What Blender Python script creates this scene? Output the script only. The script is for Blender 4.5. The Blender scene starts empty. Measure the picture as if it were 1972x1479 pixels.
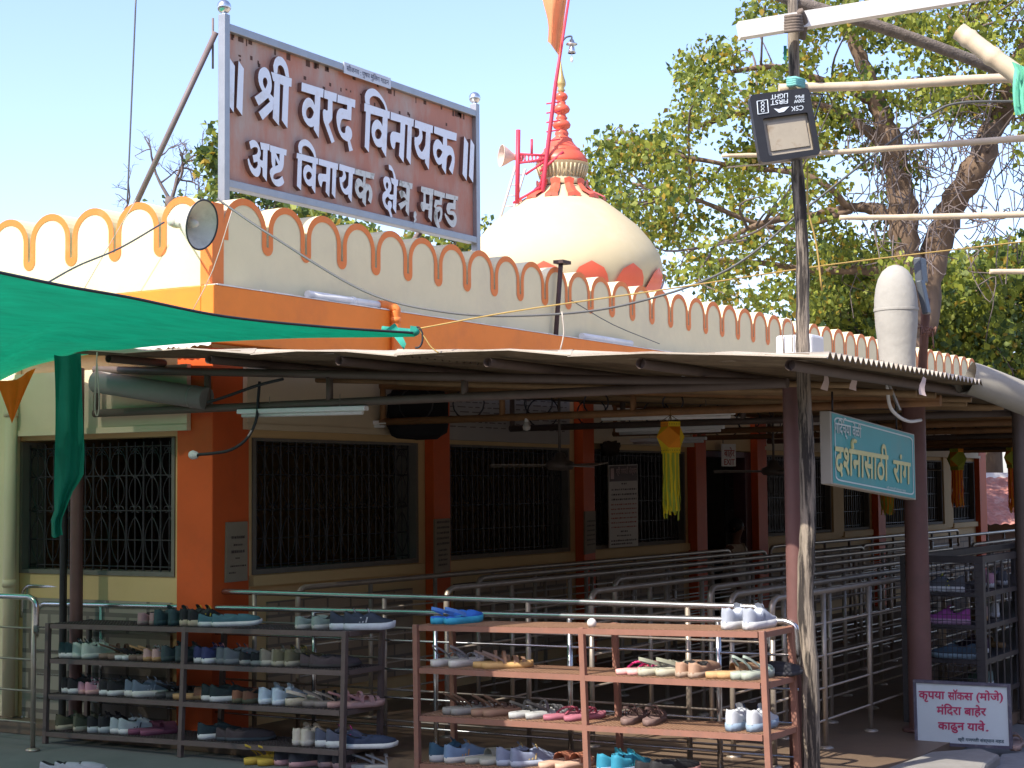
import bpy, bmesh, math, random
import numpy as np
from mathutils import Vector, Matrix
random.seed(7); rng = np.random.default_rng(11)
SC = bpy.context.scene; COL = SC.collection
# ---------------------------------------------------------------- camera
# World frame: origin at the foot of the temple's near corner, +x away from the
# long facade (towards the queue shed), +y along the long facade, z up, metres.
FPX, PIT, ROL, ANG, HC = 3185.0, 0.0638, -0.0093, 0.5492, 1.65
_C0 = np.array([-1.982, 10.9, 0.0])
_U = np.array([math.sin(ANG), math.cos(ANG), 0.0]); _W = np.array([math.cos(ANG), -math.sin(ANG), 0.0])
def _basis():
    F = np.array([0, math.cos(PIT), math.sin(PIT)]); Uu = np.array([0, -math.sin(PIT), math.cos(PIT)]); R = np.array([1.0, 0, 0])
    c, s = math.cos(ROL), math.sin(ROL)
    return c*R+s*Uu, -s*R+c*Uu, F
def _tb(v): return np.array([v@_W, v@_U, v[2]])
CR, CU, CF = [_tb(v) for v in _basis()]
CAM = _tb(-_C0); CAM[2] = HC
def ray(x, y): return (x-986)/FPX*CR-(y-739.5)/FPX*CU+CF
def pz(x, y, z): d = ray(x, y); return CAM+d*((z-CAM[2])/d[2])     # point on a level plane
def pw(x, y, w): d = ray(x, y); return CAM+d*((w-CAM[0])/d[0])     # on a plane along the long facade
def pu(x, y, u): d = ray(x, y); return CAM+d*((u-CAM[1])/d[1])     # on a plane along the short facade
_FW = _tb(np.array([0, 1.0, 0]))
def pd(x, y, dist): d = ray(x, y); return CAM+d*(dist/(d@_FW))     # at a ground distance from the viewer
cam = bpy.data.cameras.new("camera"); cam.sensor_fit = 'HORIZONTAL'; cam.sensor_width = 36.0
cam.lens = 36.0*FPX/1972.0; cam.clip_start = 0.05; cam.clip_end = 2000
co = bpy.data.objects.new("camera", cam); COL.objects.link(co)
co.matrix_world = Matrix(((CR[0], CU[0], -CF[0], CAM[0]), (CR[1], CU[1], -CF[1], CAM[1]), (CR[2], CU[2], -CF[2], CAM[2]), (0, 0, 0, 1)))
SC.camera = co
# ---------------------------------------------------------------- sky and sun
SUN_EL = math.radians(47); SUN_H = np.array([-0.24, -0.971])        # towards the sun, on the ground
world = bpy.data.worlds.new("World"); SC.world = world; world.use_nodes = True
nt = world.node_tree; bg = nt.nodes['Background']
sky = nt.nodes.new('ShaderNodeTexSky'); sky.sky_type = 'NISHITA'; sky.sun_disc = False
sky.sun_elevation = SUN_EL; sky.sun_rotation = math.atan2(SUN_H[0], SUN_H[1])
sky.air_density = 1.0; sky.dust_density = 1.5; sky.ozone_density = 3.2; sky.altitude = 100
tint = nt.nodes.new('ShaderNodeMix'); tint.data_type = 'RGBA'; tint.blend_type = 'MULTIPLY'; tint.inputs[0].default_value = 1.0; tint.inputs[7].default_value = (1.08, .98, 1.04, 1)
nt.links.new(sky.outputs[0], tint.inputs[6]); nt.links.new(tint.outputs[2], bg.inputs[0]); bg.inputs[1].default_value = 0.15
sl = bpy.data.lights.new("sun", 'SUN'); sl.energy = 3.15; sl.angle = math.radians(0.5); sl.color = (1.0, 0.95, 0.86)
so = bpy.data.objects.new("sun", sl); COL.objects.link(so)
sd = Vector((SUN_H[0]*math.cos(SUN_EL), SUN_H[1]*math.cos(SUN_EL), math.sin(SUN_EL)))
so.rotation_euler = sd.to_track_quat('Z', 'Y').to_euler(); so.location = sd*50
SC.view_settings.view_transform = 'Standard'; SC.view_settings.look = 'None'
SC.view_settings.exposure = 1.2; SC.view_settings.gamma = 1.0
SC.cycles.max_bounces = 8; SC.cycles.diffuse_bounces = 4; SC.cycles.transparent_max_bounces = 8
# ---------------------------------------------------------------- materials
_M = {}
def mat(key, col, rough=0.6, var=0.12, scale=6.0, metal=0.0, bump=0.0, dirt=None, dscale=2.0, damt=0.5, trans=0.0, spec=0.4, coat=0.0, detail=6, dpos=(.52, .68)):
    if key in _M: return _M[key]
    m = bpy.data.materials.new(key); m.use_nodes = True; t = m.node_tree; p = t.nodes['Principled BSDF']
    p.inputs['Roughness'].default_value = rough; p.inputs['Metallic'].default_value = metal
    p.inputs['Specular IOR Level'].default_value = spec
    if coat: p.inputs['Coat Weight'].default_value = coat
    tc = t.nodes.new('ShaderNodeTexCoord'); n = t.nodes.new('ShaderNodeTexNoise')
    n.inputs['Scale'].default_value = scale; n.inputs['Detail'].default_value = detail; n.inputs['Roughness'].default_value = 0.65
    t.links.new(tc.outputs['Object'], n.inputs['Vector'])
    r = t.nodes.new('ShaderNodeValToRGB'); c = np.array(col, float)
    r.color_ramp.elements[0].position = 0.3; r.color_ramp.elements[1].position = 0.72
    r.color_ramp.elements[0].color = (*np.clip(c*(1-var), 0, 1), 1); r.color_ramp.elements[1].color = (*np.clip(c*(1+var*0.7), 0, 1), 1)
    t.links.new(n.outputs['Fac'], r.inputs[0]); out = r.outputs[0]
    if dirt is not None:
        n2 = t.nodes.new('ShaderNodeTexNoise'); n2.inputs['Scale'].default_value = dscale; n2.inputs['Detail'].default_value = 8; n2.inputs['Roughness'].default_value = 0.7
        t.links.new(tc.outputs['Object'], n2.inputs['Vector'])
        r2 = t.nodes.new('ShaderNodeValToRGB'); r2.color_ramp.elements[0].position, r2.color_ramp.elements[1].position = dpos
        r2.color_ramp.elements[0].color = (0, 0, 0, 1); r2.color_ramp.elements[1].color = (damt, damt, damt, 1)
        mx = t.nodes.new('ShaderNodeMix'); mx.data_type = 'RGBA'; mx.inputs[7].default_value = (*dirt, 1)
        t.links.new(n2.outputs['Fac'], r2.inputs[0]); t.links.new(r2.outputs[0], mx.inputs[0]); t.links.new(out, mx.inputs[6]); out = mx.outputs[2]
    t.links.new(out, p.inputs['Base Color'])
    if bump:
        b = t.nodes.new('ShaderNodeBump'); b.inputs['Strength'].default_value = bump; b.inputs['Distance'].default_value = 0.02
        n3 = t.nodes.new('ShaderNodeTexNoise'); n3.inputs['Scale'].default_value = scale*4; n3.inputs['Detail'].default_value = 6
        t.links.new(tc.outputs['Object'], n3.inputs['Vector']); t.links.new(n3.outputs['Fac'], b.inputs['Height']); t.links.new(b.outputs[0], p.inputs['Normal'])
    if trans:
        tr = t.nodes.new('ShaderNodeBsdfTranslucent'); t.links.new(out, tr.inputs[0]); ms = t.nodes.new('ShaderNodeMixShader'); ms.inputs[0].default_value = trans
        o = t.nodes['Material Output']; t.links.new(p.outputs[0], ms.inputs[1]); t.links.new(tr.outputs[0], ms.inputs[2]); t.links.new(ms.outputs[0], o.inputs[0])
    _M[key] = m; return m
def stretch(m, vec):
    """stretch a material's noise along an axis (wood grain, rain streaks)"""
    t = m.node_tree; tc = [n for n in t.nodes if n.type == 'TEX_COORD'][0]
    mp = t.nodes.new('ShaderNodeMapping'); mp.inputs['Scale'].default_value = vec
    for l in list(t.links):
        if l.from_node == tc: t.links.new(mp.outputs[0], l.to_socket)
    t.links.new(tc.outputs['Object'], mp.inputs[0]); return m
# ---------------------------------------------------------------- mesh builder
ORG = {}
class MB:
    def __init__(s): s.v = []; s.f = []; s.mi = []; s.sm = []; s.m = 0; s.smooth = False
    def add(s, vs, fs, smooth=None):
        o = len(s.v); s.v += [tuple(map(float, p)) for p in vs]
        for f in fs: s.f.append([i+o for i in f]); s.mi.append(s.m); s.sm.append(s.smooth if smooth is None else smooth)
        return s
    def box(s, a, b):
        (x0, y0, z0), (x1, y1, z1) = [min(p, q) for p, q in zip(a, b)], [max(p, q) for p, q in zip(a, b)]
        return s.add([(x0,y0,z0),(x1,y0,z0),(x1,y1,z0),(x0,y1,z0),(x0,y0,z1),(x1,y0,z1),(x1,y1,z1),(x0,y1,z1)],
                     [(0,3,2,1),(4,5,6,7),(0,1,5,4),(1,2,6,5),(2,3,7,6),(3,0,4,7)], False)
    def bar(s, p, q, w, h, up=(0, 0, 1)):
        p, q = np.array(p, float), np.array(q, float); d = q-p; d /= np.linalg.norm(d); up = np.array(up, float)
        if abs(d@up) > 0.95: up = np.array([0, 1.0, 0]) if abs(d[1]) < .9 else np.array([1.0, 0, 0])
        a = np.cross(d, up); a /= np.linalg.norm(a); b = np.cross(a, d); a *= w/2; b *= h/2
        return s.add([p-a-b, p+a-b, p+a+b, p-a+b, q-a-b, q+a-b, q+a+b, q-a+b],
                     [(0,3,2,1),(4,5,6,7),(0,1,5,4),(1,2,6,5),(2,3,7,6),(3,0,4,7)], False)
    def tube(s, pts, r, n=8, cap=True, smooth=True, closed=False):
        P = [np.array(p, float) for p in pts]; k = len(P); rr = r if hasattr(r, '__len__') else [r]*k
        t0 = P[1]-P[0]; t0 /= np.linalg.norm(t0); ref = np.array([0, 0, 1.0]) if abs(t0[2]) < .9 else np.array([1.0, 0, 0])
        a = np.cross(t0, ref); a /= np.linalg.norm(a); vs = []; fs = []
        for i in range(k):
            if closed: t = P[(i+1) % k]-P[i-1]
            else: t = P[min(i+1, k-1)]-P[max(i-1, 0)]
            L = np.linalg.norm(t); t = t/L if L > 1e-9 else t0
            a = a-t*(a@t); a /= np.linalg.norm(a); b = np.cross(t, a)
            for j in range(n):
                q = 2*math.pi*j/n; vs.append(P[i]+(a*math.cos(q)+b*math.sin(q))*rr[i])
        for i in range(k if closed else k-1):
            i2 = (i+1) % k
            for j in range(n):
                j2 = (j+1) % n; fs.append((i*n+j, i*n+j2, i2*n+j2, i2*n+j))
        s.add(vs, fs, smooth)
        if cap and not closed:
            o = len(s.v)-len(vs)
            for f in (list(range(n))[::-1], [(k-1)*n+j for j in range(n)]):
                s.f.append([o+i for i in f]); s.mi.append(s.m); s.sm.append(False)
        return s
    def lathe(s, prof, c=(0, 0, 0), n=24, axis=None, smooth=True):
        c = np.array(c, float); z = np.array([0, 0, 1.0]) if axis is None else np.array(axis, float)/np.linalg.norm(axis)
        x = np.cross(z, [0, 1.0, 0]) if abs(z[1]) < .9 else np.cross(z, [1.0, 0, 0]); x /= np.linalg.norm(x); y = np.cross(z, x)
        vs = [c+z*h+(x*math.cos(2*math.pi*j/n)+y*math.sin(2*math.pi*j/n))*max(r, 1e-5) for r, h in prof for j in range(n)]
        fs = [(i*n+j, i*n+(j+1) % n, (i+1)*n+(j+1) % n, (i+1)*n+j) for i in range(len(prof)-1) for j in range(n)]
        return s.add(vs, fs, smooth)
    def ball(s, c, r, n=16, sq=(1, 1, 1)):
        vs = []; m = n//2; c = np.array(c, float)
        for i in range(m+1):
            th = math.pi*i/m
            for j in range(n):
                ph = 2*math.pi*j/n; vs.append(c+r*np.array([math.sin(th)*math.cos(ph)*sq[0], math.sin(th)*math.sin(ph)*sq[1], math.cos(th)*sq[2]]))
        return s.add(vs, [(i*n+j, (i+1)*n+j, (i+1)*n+(j+1) % n, i*n+(j+1) % n) for i in range(m) for j in range(n)], True)
    def grid(s, P, smooth=True, two=0.0):
        P = np.array(P, float); a, b = P.shape[:2]
        s.add(P.reshape(-1, 3), [(i*b+j, i*b+j+1, (i+1)*b+j+1, (i+1)*b+j) for i in range(a-1) for j in range(b-1)], smooth); return s
    def prism(s, loop3, off):
        """closed outline (3-D points) pushed along off"""
        L = [np.array(p, float) for p in loop3]; k = len(L); off = np.array(off, float)
        s.add(L+[p+off for p in L], [list(range(k))[::-1], [k+i for i in range(k)]]+[(i, (i+1) % k, k+(i+1) % k, k+i) for i in range(k)], False); return s
    def build(s, name, mats, parent=None, loc=None, bevel=0.0):
        org = np.array(ORG[parent.name] if parent is not None else (loc if loc is not None else (0, 0, 0)), float)
        me = bpy.data.meshes.new(name)
        if s.v:
            V = np.array(s.v)-org
            me.from_pydata(V.tolist(), [], s.f)
            me.polygons.foreach_set('material_index', s.mi); me.polygons.foreach_set('use_smooth', s.sm)
        for m in (mats if isinstance(mats, (list, tuple)) else [mats]): me.materials.append(m)
        me.update(); me.validate(); o = bpy.data.objects.new(name, me); COL.objects.link(o)
        ORG[o.name] = org
        if parent is not None: o.parent = parent
        else: o.location = org
        if bevel:
            b = o.modifiers.new('bevel', 'BEVEL'); b.width = bevel; b.segments = 2; b.limit_method = 'ANGLE'; b.angle_limit = math.radians(40)
        return o
def fix_normals(o):
    bm = bmesh.new(); bm.from_mesh(o.data); bmesh.ops.recalc_face_normals(bm, faces=bm.faces); bm.to_mesh(o.data); bm.free(); return o
def tag(o, label=None, cat=None, group=None, kind=None):
    if label: o['label'] = label
    if cat: o['category'] = cat
    if group: o['group'] = group
    if kind: o['kind'] = kind
    return o
def thing(name, label, cat, loc, group=None):
    o = bpy.data.objects.new(name, None); o.empty_display_size = 0.1; COL.objects.link(o); o.location = tuple(map(float, loc))
    ORG[o.name] = np.array(loc, float); return tag(o, label, cat, group)
def copy_tree(o, parent=None):
    c = o.copy(); COL.objects.link(c); c.parent = parent; ORG[c.name] = ORG[o.name]
    for ch in list(o.children): copy_tree(ch, c)
    return c
def smooth_path(pts, k=6):
    P = [np.array(p, float) for p in pts]; P = [2*P[0]-P[1]]+P+[2*P[-1]-P[-2]]; out = []
    for i in range(1, len(P)-2):
        for j in range(k):
            t = j/k; a, b, c, d = P[i-1:i+3]
            out.append(0.5*((2*b)+(-a+c)*t+(2*a-5*b+4*c-d)*t*t+(-a+3*b-3*c+d)*t**3))
    out.append(P[-2]); return out
# ---------------------------------------------------------------- lettering
def _poly_fill(loops):
    """2-D outer loop and holes -> (verts, tris)"""
    bm = bmesh.new(); es = []
    for L in loops:
        vs = [bm.verts.new((x, y, 0)) for x, y in L]
        for i in range(len(vs)): es.append(bm.edges.new((vs[i], vs[(i+1) % len(vs)])))
    bmesh.ops.triangle_fill(bm, use_beauty=True, use_dissolve=False, edges=es, normal=(0, 0, 1))
    bm.verts.index_update(); V = [tuple(v.co)[:2] for v in bm.verts]; F = [[v.index for v in f.verts] for f in bm.faces]; bm.free(); return V, F
def text_mesh(body):
    """flat glyph mesh in em units; separate glyph islands are returned separately so overlaps can be layered"""
    c = bpy.data.curves.new('t', 'FONT'); c.body = body; c.size = 1.0; c.resolution_u = 4
    o = bpy.data.objects.new('t', c); COL.objects.link(o); bpy.context.view_layer.update()
    dg = bpy.context.evaluated_depsgraph_get(); me = bpy.data.meshes.new_from_object(o.evaluated_get(dg))
    V = np.array([tuple(v.co)[:2] for v in me.vertices]); F = [list(p.vertices) for p in me.polygons]
    bpy.data.objects.remove(o); bpy.data.curves.remove(c); bpy.data.meshes.remove(me)
    par = list(range(len(V)))
    def find(i):
        while par[i] != i: par[i] = par[par[i]]; i = par[i]
        return i
    for f in F:
        for i in f[1:]: par[find(i)] = find(f[0])
    ids = {}; isl = [ids.setdefault(find(f[0]), len(ids)) for f in F]
    return V, F, isl
def put_text(mb, body, P0, P1, H, nrm, lift=0.002, bold=0.0, extra=None, hh=0.62):
    """lay text so its left/right ends sit at P0/P1 (baseline) and its headline at H (above P0)"""
    V, F, isl = text_mesh(body)
    if not len(V): return
    P0, P1, H, nrm = [np.array(q, float) for q in (P0, P1, H, nrm)]
    x0, x1 = V[:, 0].min(), V[:, 0].max(); X = (P1-P0)/(x1-x0); Y = (H-P0)/hh
    shifts = [(0, 0)] if not bold else [(0, 0), (bold, 0), (-bold, 0), (0, bold), (0, -bold), (bold*.7, bold*.7), (-bold*.7, -bold*.7)]
    for k, (dx, dy) in enumerate(shifts):
        Q = [P0+X*(v[0]-x0+dx)+Y*(v[1]+dy) for v in V]
        for i, f in enumerate(F):
            n = nrm*(lift+0.00012*(isl[i] % 12)+0.0016*k/ max(1, len(shifts)))
            a = Q[f[0]]; 
            nn = np.cross(Q[f[1]]-a, Q[f[2]]-a)
            ff = f if nn@nrm > 0 else f[::-1]
            mb.add([Q[j]+n for j in ff], [list(range(len(ff)))], False)
# ---------------------------------------------------------------- common materials
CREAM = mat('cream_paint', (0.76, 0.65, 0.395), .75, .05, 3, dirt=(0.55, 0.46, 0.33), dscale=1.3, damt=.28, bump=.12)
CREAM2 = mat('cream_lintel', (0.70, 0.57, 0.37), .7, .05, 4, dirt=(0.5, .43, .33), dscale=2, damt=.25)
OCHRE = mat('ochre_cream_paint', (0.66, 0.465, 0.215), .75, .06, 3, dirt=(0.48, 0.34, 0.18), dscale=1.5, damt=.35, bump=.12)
ORANGE = mat('orange_paint', (0.84, 0.225, 0.02), .62, .08, 2.5, dirt=(0.55, 0.14, 0.03), dscale=1.6, damt=.35, bump=.1)
PILLARM = mat('pillar_red_orange', (0.66, 0.10, 0.014), .6, .08, 2.5, dirt=(0.42, 0.08, 0.02), dscale=1.8, damt=.4, bump=.1)
ORANGE2 = mat('orange_trim', (0.76, 0.20, 0.035), .6, .07, 5, dirt=(0.62, .3, .14), dscale=6, damt=.3)
STONE = mat('grey_plaster', (0.42, 0.41, 0.38), .85, .12, 8, bump=.2)
WHITEEDGE = mat('bare_plaster', (0.75, 0.72, 0.66), .8, .1, 9)
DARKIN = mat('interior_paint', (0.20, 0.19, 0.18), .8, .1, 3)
IRON = mat('dark_iron', (0.042, 0.04, 0.042), .4, .2, 20, metal=.3)
STEEL = mat('dull_steel', (0.40, 0.335, 0.265), .38, .12, 14, metal=.5, dirt=(.2, .17, .13), dscale=9, damt=.35)
CHROME = mat('bright_steel', (0.62, 0.61, 0.60), .22, .06, 12, metal=.95)
BROWNP = mat('maroon_pipe', (0.155, 0.075, 0.065), .5, .15, 7, dirt=(.10, .07, .06), dscale=5, damt=.5)
TRUSSD = mat('truss_paint', (0.13, 0.095, 0.075), .55, .2, 8, dirt=(.07, .05, .04), dscale=4, damt=.6)
TRUSSO = mat('rusty_truss', (0.30, 0.15, 0.06), .6, .2, 8, dirt=(.12, .07, .04), dscale=5, damt=.6)
PVC = mat('white_pvc', (0.76, 0.74, 0.70), .4, .05, 6, dirt=(.45, .38, .3), dscale=7, damt=.3)
WHITE = mat('white_board', (0.74, 0.73, 0.70), .5, .04, 5)
BLACKP = mat('black_plastic', (0.018, 0.018, 0.02), .45, .2, 20)
RUBBER = mat('cable_rubber', (0.03, 0.03, 0.032), .6, .1, 20)
# ---------------------------------------------------------------- ground
GROUND = mat('ground_concrete', (0.165, 0.162, 0.15), .9, .2, 1.7, dirt=(.14, .13, .12), dscale=.9, damt=.45, bump=.25)
g = MB(); g.add([(-400, -400, 0), (400, -400, 0), (400, 900, 0), (-400, 900, 0)], [(0, 1, 2, 3)]); tag(g.build('ground', GROUND), kind='structure')
TILE = mat('shed_tiles', (0.18, 0.122, 0.08), .5, .15, 2.2, dirt=(.09, .07, .055), dscale=2.6, damt=.6, bump=.1)
g = MB(); g.box((-30, -.22, 0.004), (4.3, 30, .08)); tag(g.build('pavement', TILE), kind='structure')
SLABM = mat('kerb_concrete', (0.25, 0.235, 0.21), .9, .15, 5, dirt=(.2, .18, .16), dscale=4, damt=.4, bump=.3)
# ---------------------------------------------------------------- temple
T = thing('temple_building', 'cream and orange temple hall with scalloped parapet and onion dome', 'temple', (0, 0, 0))
W0, W1, U1, ZT = -8.0, -0.20, 18.05, 3.03
def side(px, w): return pw(px, 1050, w)[1]
PILL = []                                                   # (u start, u end, projection)
for a, b, c in ((818, 836, 868), (1107, 1125, 1147), (1325, 1343, 1363), (1448, 1462, 1480), (1680, 1693, 1707), (1880, 1890, 1903)):
    ua = side(a, 0); d = min(.16, max(.06, pu(b, 1050, ua)[0])); PILL.append((ua, side(c, d), d))
P1, P2, P3, P4, P5, P6 = PILL
WIN = [(.40, P1[0]-.10), (P1[1]+.02, P2[0]-.10), (P2[1]+.02, P3[0]-.07), (P4[1]+.02, 11.34), (11.74, P5[0]-.1), (P5[1]+.02, 15.93), (16.4, P6[0]-.05)]
DOOR = (P3[1], P4[0]); ZS, ZH = 1.09, 2.02
m = MB()
def wall_r(u0, u1, z0, z1, w0=W1, w1=0.0): m.box((w0, u0, z0), (w1, u1, z1))
holes = sorted([(a, b, ZS, ZH) for a, b in WIN]+[(DOOR[0], DOOR[1], .08, 2.05)])
cur = .0
for a, b, z0, z1 in holes:
    wall_r(cur, a, .0, ZT); wall_r(a, b, z1, ZT)
    if z0 > .2: wall_r(a, b, .0, z0)
    cur = b
wall_r(cur, U1, .0, ZT)
LW = (-1.80, -.318)                                        # the window of the short facade (x range)
LW2 = (-4.3, -2.6)
for a, b in ((-.2, LW[1]), (LW[0], LW2[1]), (LW2[0], W0)): m.box((b, 0, 0), (a, .2, ZT)) if a > b else m.box((a, 0, 0), (b, .2, ZT))
for a, b in (LW, LW2): m.box((a, 0, 0), (b, .2, ZS)); m.box((a, 0, ZH+.01), (b, .2, ZT))
m.box((W0, U1-.2, 0), (W1, U1, ZT))
m.box((W0, .2, 0), (W0+.2, 2.0, ZT)); m.box((W0, 3.0, 0), (W0+.2, U1-.2, ZT))
for a, b in ((2.0, 3.0),): m.box((W0, a, 1.5), (W0+.2, b, ZT)); m.box((W0, a, 0), (W0+.2, b, .95))
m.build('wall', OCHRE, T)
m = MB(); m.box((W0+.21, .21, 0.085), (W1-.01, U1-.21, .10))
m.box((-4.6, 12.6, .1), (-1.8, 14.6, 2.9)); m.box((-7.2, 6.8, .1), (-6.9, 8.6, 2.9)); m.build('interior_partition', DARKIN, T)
m = MB(); m.box((W0, .0, ZT-.07), (W1-.01, U1, ZT-.002)); m.build('roof_slab', STONE, T)
# plinth band and stone cladding below the sills
BRICK = mat('cladding_stone', (0.40, 0.32, 0.23), .85, .18, 6, bump=.3)
def brickify(mt, c1, c2, mortar, sc, swap=True):
    t = mt.node_tree; p = t.nodes['Principled BSDF']; br = t.nodes.new('ShaderNodeTexBrick')
    br.inputs['Scale'].default_value = sc; br.inputs['Color1'].default_value = (*c1, 1); br.inputs['Color2'].default_value = (*c2, 1); br.inputs['Mortar'].default_value = (*mortar, 1)
    br.inputs['Mortar Size'].default_value = .025; br.inputs['Row Height'].default_value = .22; br.inputs['Brick Width'].default_value = .6
    tc = [n for n in t.nodes if n.type == 'TEX_COORD'][0]; sp = t.nodes.new('ShaderNodeSeparateXYZ'); cb = t.nodes.new('ShaderNodeCombineXYZ')
    t.links.new(tc.outputs['Object'], sp.inputs[0]); ad = t.nodes.new('ShaderNodeMath'); ad.operation = 'ADD'
    t.links.new(sp.outputs[0], ad.inputs[0]); t.links.new(sp.outputs[1], ad.inputs[1]); t.links.new(ad.outputs[0], cb.inputs[0]); t.links.new(sp.outputs[2], cb.inputs[1])
    t.links.new(cb.outputs[0], br.inputs['Vector']); ms = t.nodes.new('ShaderNodeMix'); ms.data_type = 'RGBA'; ms.blend_type = 'MULTIPLY'; ms.inputs[0].default_value = .5
    src = p.inputs['Base Color'].links[0].from_socket; t.links.new(br.outputs[0], ms.inputs[6]); t.links.new(src, ms.inputs[7]); t.links.new(ms.outputs[2], p.inputs['Base Color'])
brickify(BRICK, (.62, .5, .36), (.48, .37, .26), (.30, .25, .2), 2.2)
for a, b in ((.55, P1[0]-.2), (P1[1]+.16, P2[0]-.2), (P2[1]+.16, P3[0]-.16), (P4[1]+.16, P5[0]-.2), (P5[1]+.16, P6[0]-.2)): m = MB(); m.box((.002, a, .25), (.022, b, .90)); m.build('stone_cladding', BRICK, T)
DSTONE = mat('dark_plinth_stone', (0.17, 0.14, 0.105), .85, .2, 5, bump=.3); brickify(DSTONE, (.62, .55, .45), (.5, .44, .36), (.3, .26, .22), 1.6)
m = MB(); m.box((-1.74, -.024, .081), (-.34, -.002, .92)); m.build('stone_cladding', DSTONE, T)
for a, b in WIN: m = MB(); m.box((.003, a-.03, ZS-.075), (.045, b+.03, ZS-.004)); m.build('window_ledge', OCHRE, T)
# pillars
for a, b, d in PILL:
    m = MB(); m.box((.003, a, .08), (d, b, 2.60)); m.build('pillar', PILLARM, T, bevel=.006)
m = MB(); m.box((pu(340, 1000, -.055)[0], -.055, .08), (.055, pw(480, 1000, .055)[1], 2.60)); m.build('pillar', PILLARM, T, bevel=.008)
m = MB(); m.box((-2.35, -.06, .08), (-1.80, -.002, 2.60)); m.build('pillar', CREAM, T, bevel=.01)
# plaster lintel blocks above the windows
m = MB()
m.box((-1.78, -.085, 2.06), (-.13, -.060, 2.50)); m.box((-1.78, -.098, 2.06), (-.13, -.0855, 2.10)); m.box((-.19, -.098, 2.105), (-.13, -.0855, 2.5))
m.build('lintel', CREAM2, T); m = MB()
m.box((.060, .24, 2.07), (.085, P1[0]+.05, 2.5)); m.box((.0855, .24, 2.07), (.098, P1[0]+.05, 2.11)); m.box((.0855, .24, 2.115), (.098, .30, 2.5))
m.build('lintel', CREAM2, T)
for a, b in ((P2[1]-.05, P3[0]+.05), (P4[1]-.05, P5[0]+.05), (P5[1]-.05, P6[0]+.05)): m = MB(); m.box((.003, a, 2.07), (.075, b, 2.5)); m.box((.0755, a, 2.07), (.09, b, 2.11)); m.build('lintel', CREAM2, T)
# mullions that show as wide cream piers between paired windows
for a, b in ((11.36, 11.72), (15.95, 16.38)): m = MB(); m.box((.003, a, ZS-.06), (.03, b, ZH+.05)); m.build('mullion', OCHRE, T)
# windows: stone frame and an iron grille of bars, rails and leaf-shaped scrolls
WFR = mat('window_stone', (0.17, 0.155, 0.13), .8, .12, 8)
def leaf(mb, P, cx, z0, z1, hw, r):
    for sgn in (-1, 1):
        pts = []
        for i in range(9):
            t = i/8; off = hw*math.sin(math.pi*min(1, t*1.0))**.8*(1 if t < .999 else 1)
            pts.append(P(cx+sgn*off, z0+(z1-z0)*t))
        mb.tube(pts, r, 4, cap=False)
def grille(win, length, P, full=True):
    mb = MB(); n = max(2, int(round(length/.165))); st = length/n; z0, z1 = ZS+.02, ZH-.02
    for i in range(n*2+1):
        x = i*st/2; mb.tube([P(x, z0), P(x, z1)], .0085 if i % 2 == 0 else .0055, 5, cap=False)
    for z in (z0+.04, z0+.22, z0+.42, z0+.66, z1-.03): mb.tube([P(0, z), P(length, z)], .006, 4, cap=False)
    if full:
        for i in range(n):
            cx = (i+.5)*st
            leaf(mb, P, cx, z0+.06, z0+.38, st*.42, .0055); leaf(mb, P, cx, z0+.44, z0+.66, st*.36, .005); leaf(mb, P, cx, z0+.64, z1-.04, st*.44, .0055)
            for sgn in (-1, 1):
                for zc in (z0+.43, z1-.06):
                    mb.tube([P(cx+sgn*(.028+.022*math.cos(q)), zc+.022*math.sin(q)) for q in np.linspace(0, 5, 7)], .005, 4, cap=False)
    mb.build('grille', IRON, win)
for k, (a, b) in enumerate(WIN):
    fr = MB(); t = .035
    for c in ((a, a+t, ZS, ZH), (b-t, b, ZS, ZH)): fr.box((-.198, c[0]+.001, c[2]+.001), (.012, c[1]-.001, c[3]-.001))
    fr.box((-.198, a+t, ZS+.001), (.010, b-t, ZS+t)); fr.box((-.198, a+t, ZH-.02), (.010, b-t, ZH-.001))
    win = fr.build('window', WFR, T); grille(win, b-a-2*t, lambda x, z, a=a: np.array([-.06, a+.035+x, z]), k < 4)
for a, b in (LW, LW2):
    fr = MB(); t = .03
    for c in ((a, a+t), (b-t, b)): fr.box((c[0]+.001, -.01, ZS+.001), (c[1]-.001, .198, ZH))
    fr.box((a+t, -.008, ZS+.001), (b-t, .198, ZS+t)); win = fr.build('window', WFR, T); grille(win, b-a-2*t, lambda x, z, a=a: np.array([a+.03+x, .06, z]), a > -2)
DOORM = mat('door_jamb', (0.11, 0.045, 0.05), .5, .2, 5)
m = MB(); m.box((-.19, DOOR[1]-.16, .08), (.004, DOOR[1]-.002, 2.04)); m.box((-.19, DOOR[0]+.002, .08), (.004, DOOR[0]+.06, 2.04)); m.box((-.19, DOOR[0]+.062, 1.98), (.002, DOOR[1]-.162, 2.04)); dj = m.build('door_frame', DOORM, T)
m = MB()
for i in range(7): m.tube([(-.12, DOOR[1]-.22-.035*i, .1), (-.12, DOOR[1]-.22-.035*i, 1.97)], .006, 5)
for i in range(8): m.tube([(-.12, DOOR[1]-.44, .2+.24*i), (-.12, DOOR[1]-.21, .2+.24*i)], .005, 4)
m.build('folded_gate', IRON, dj)
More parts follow.
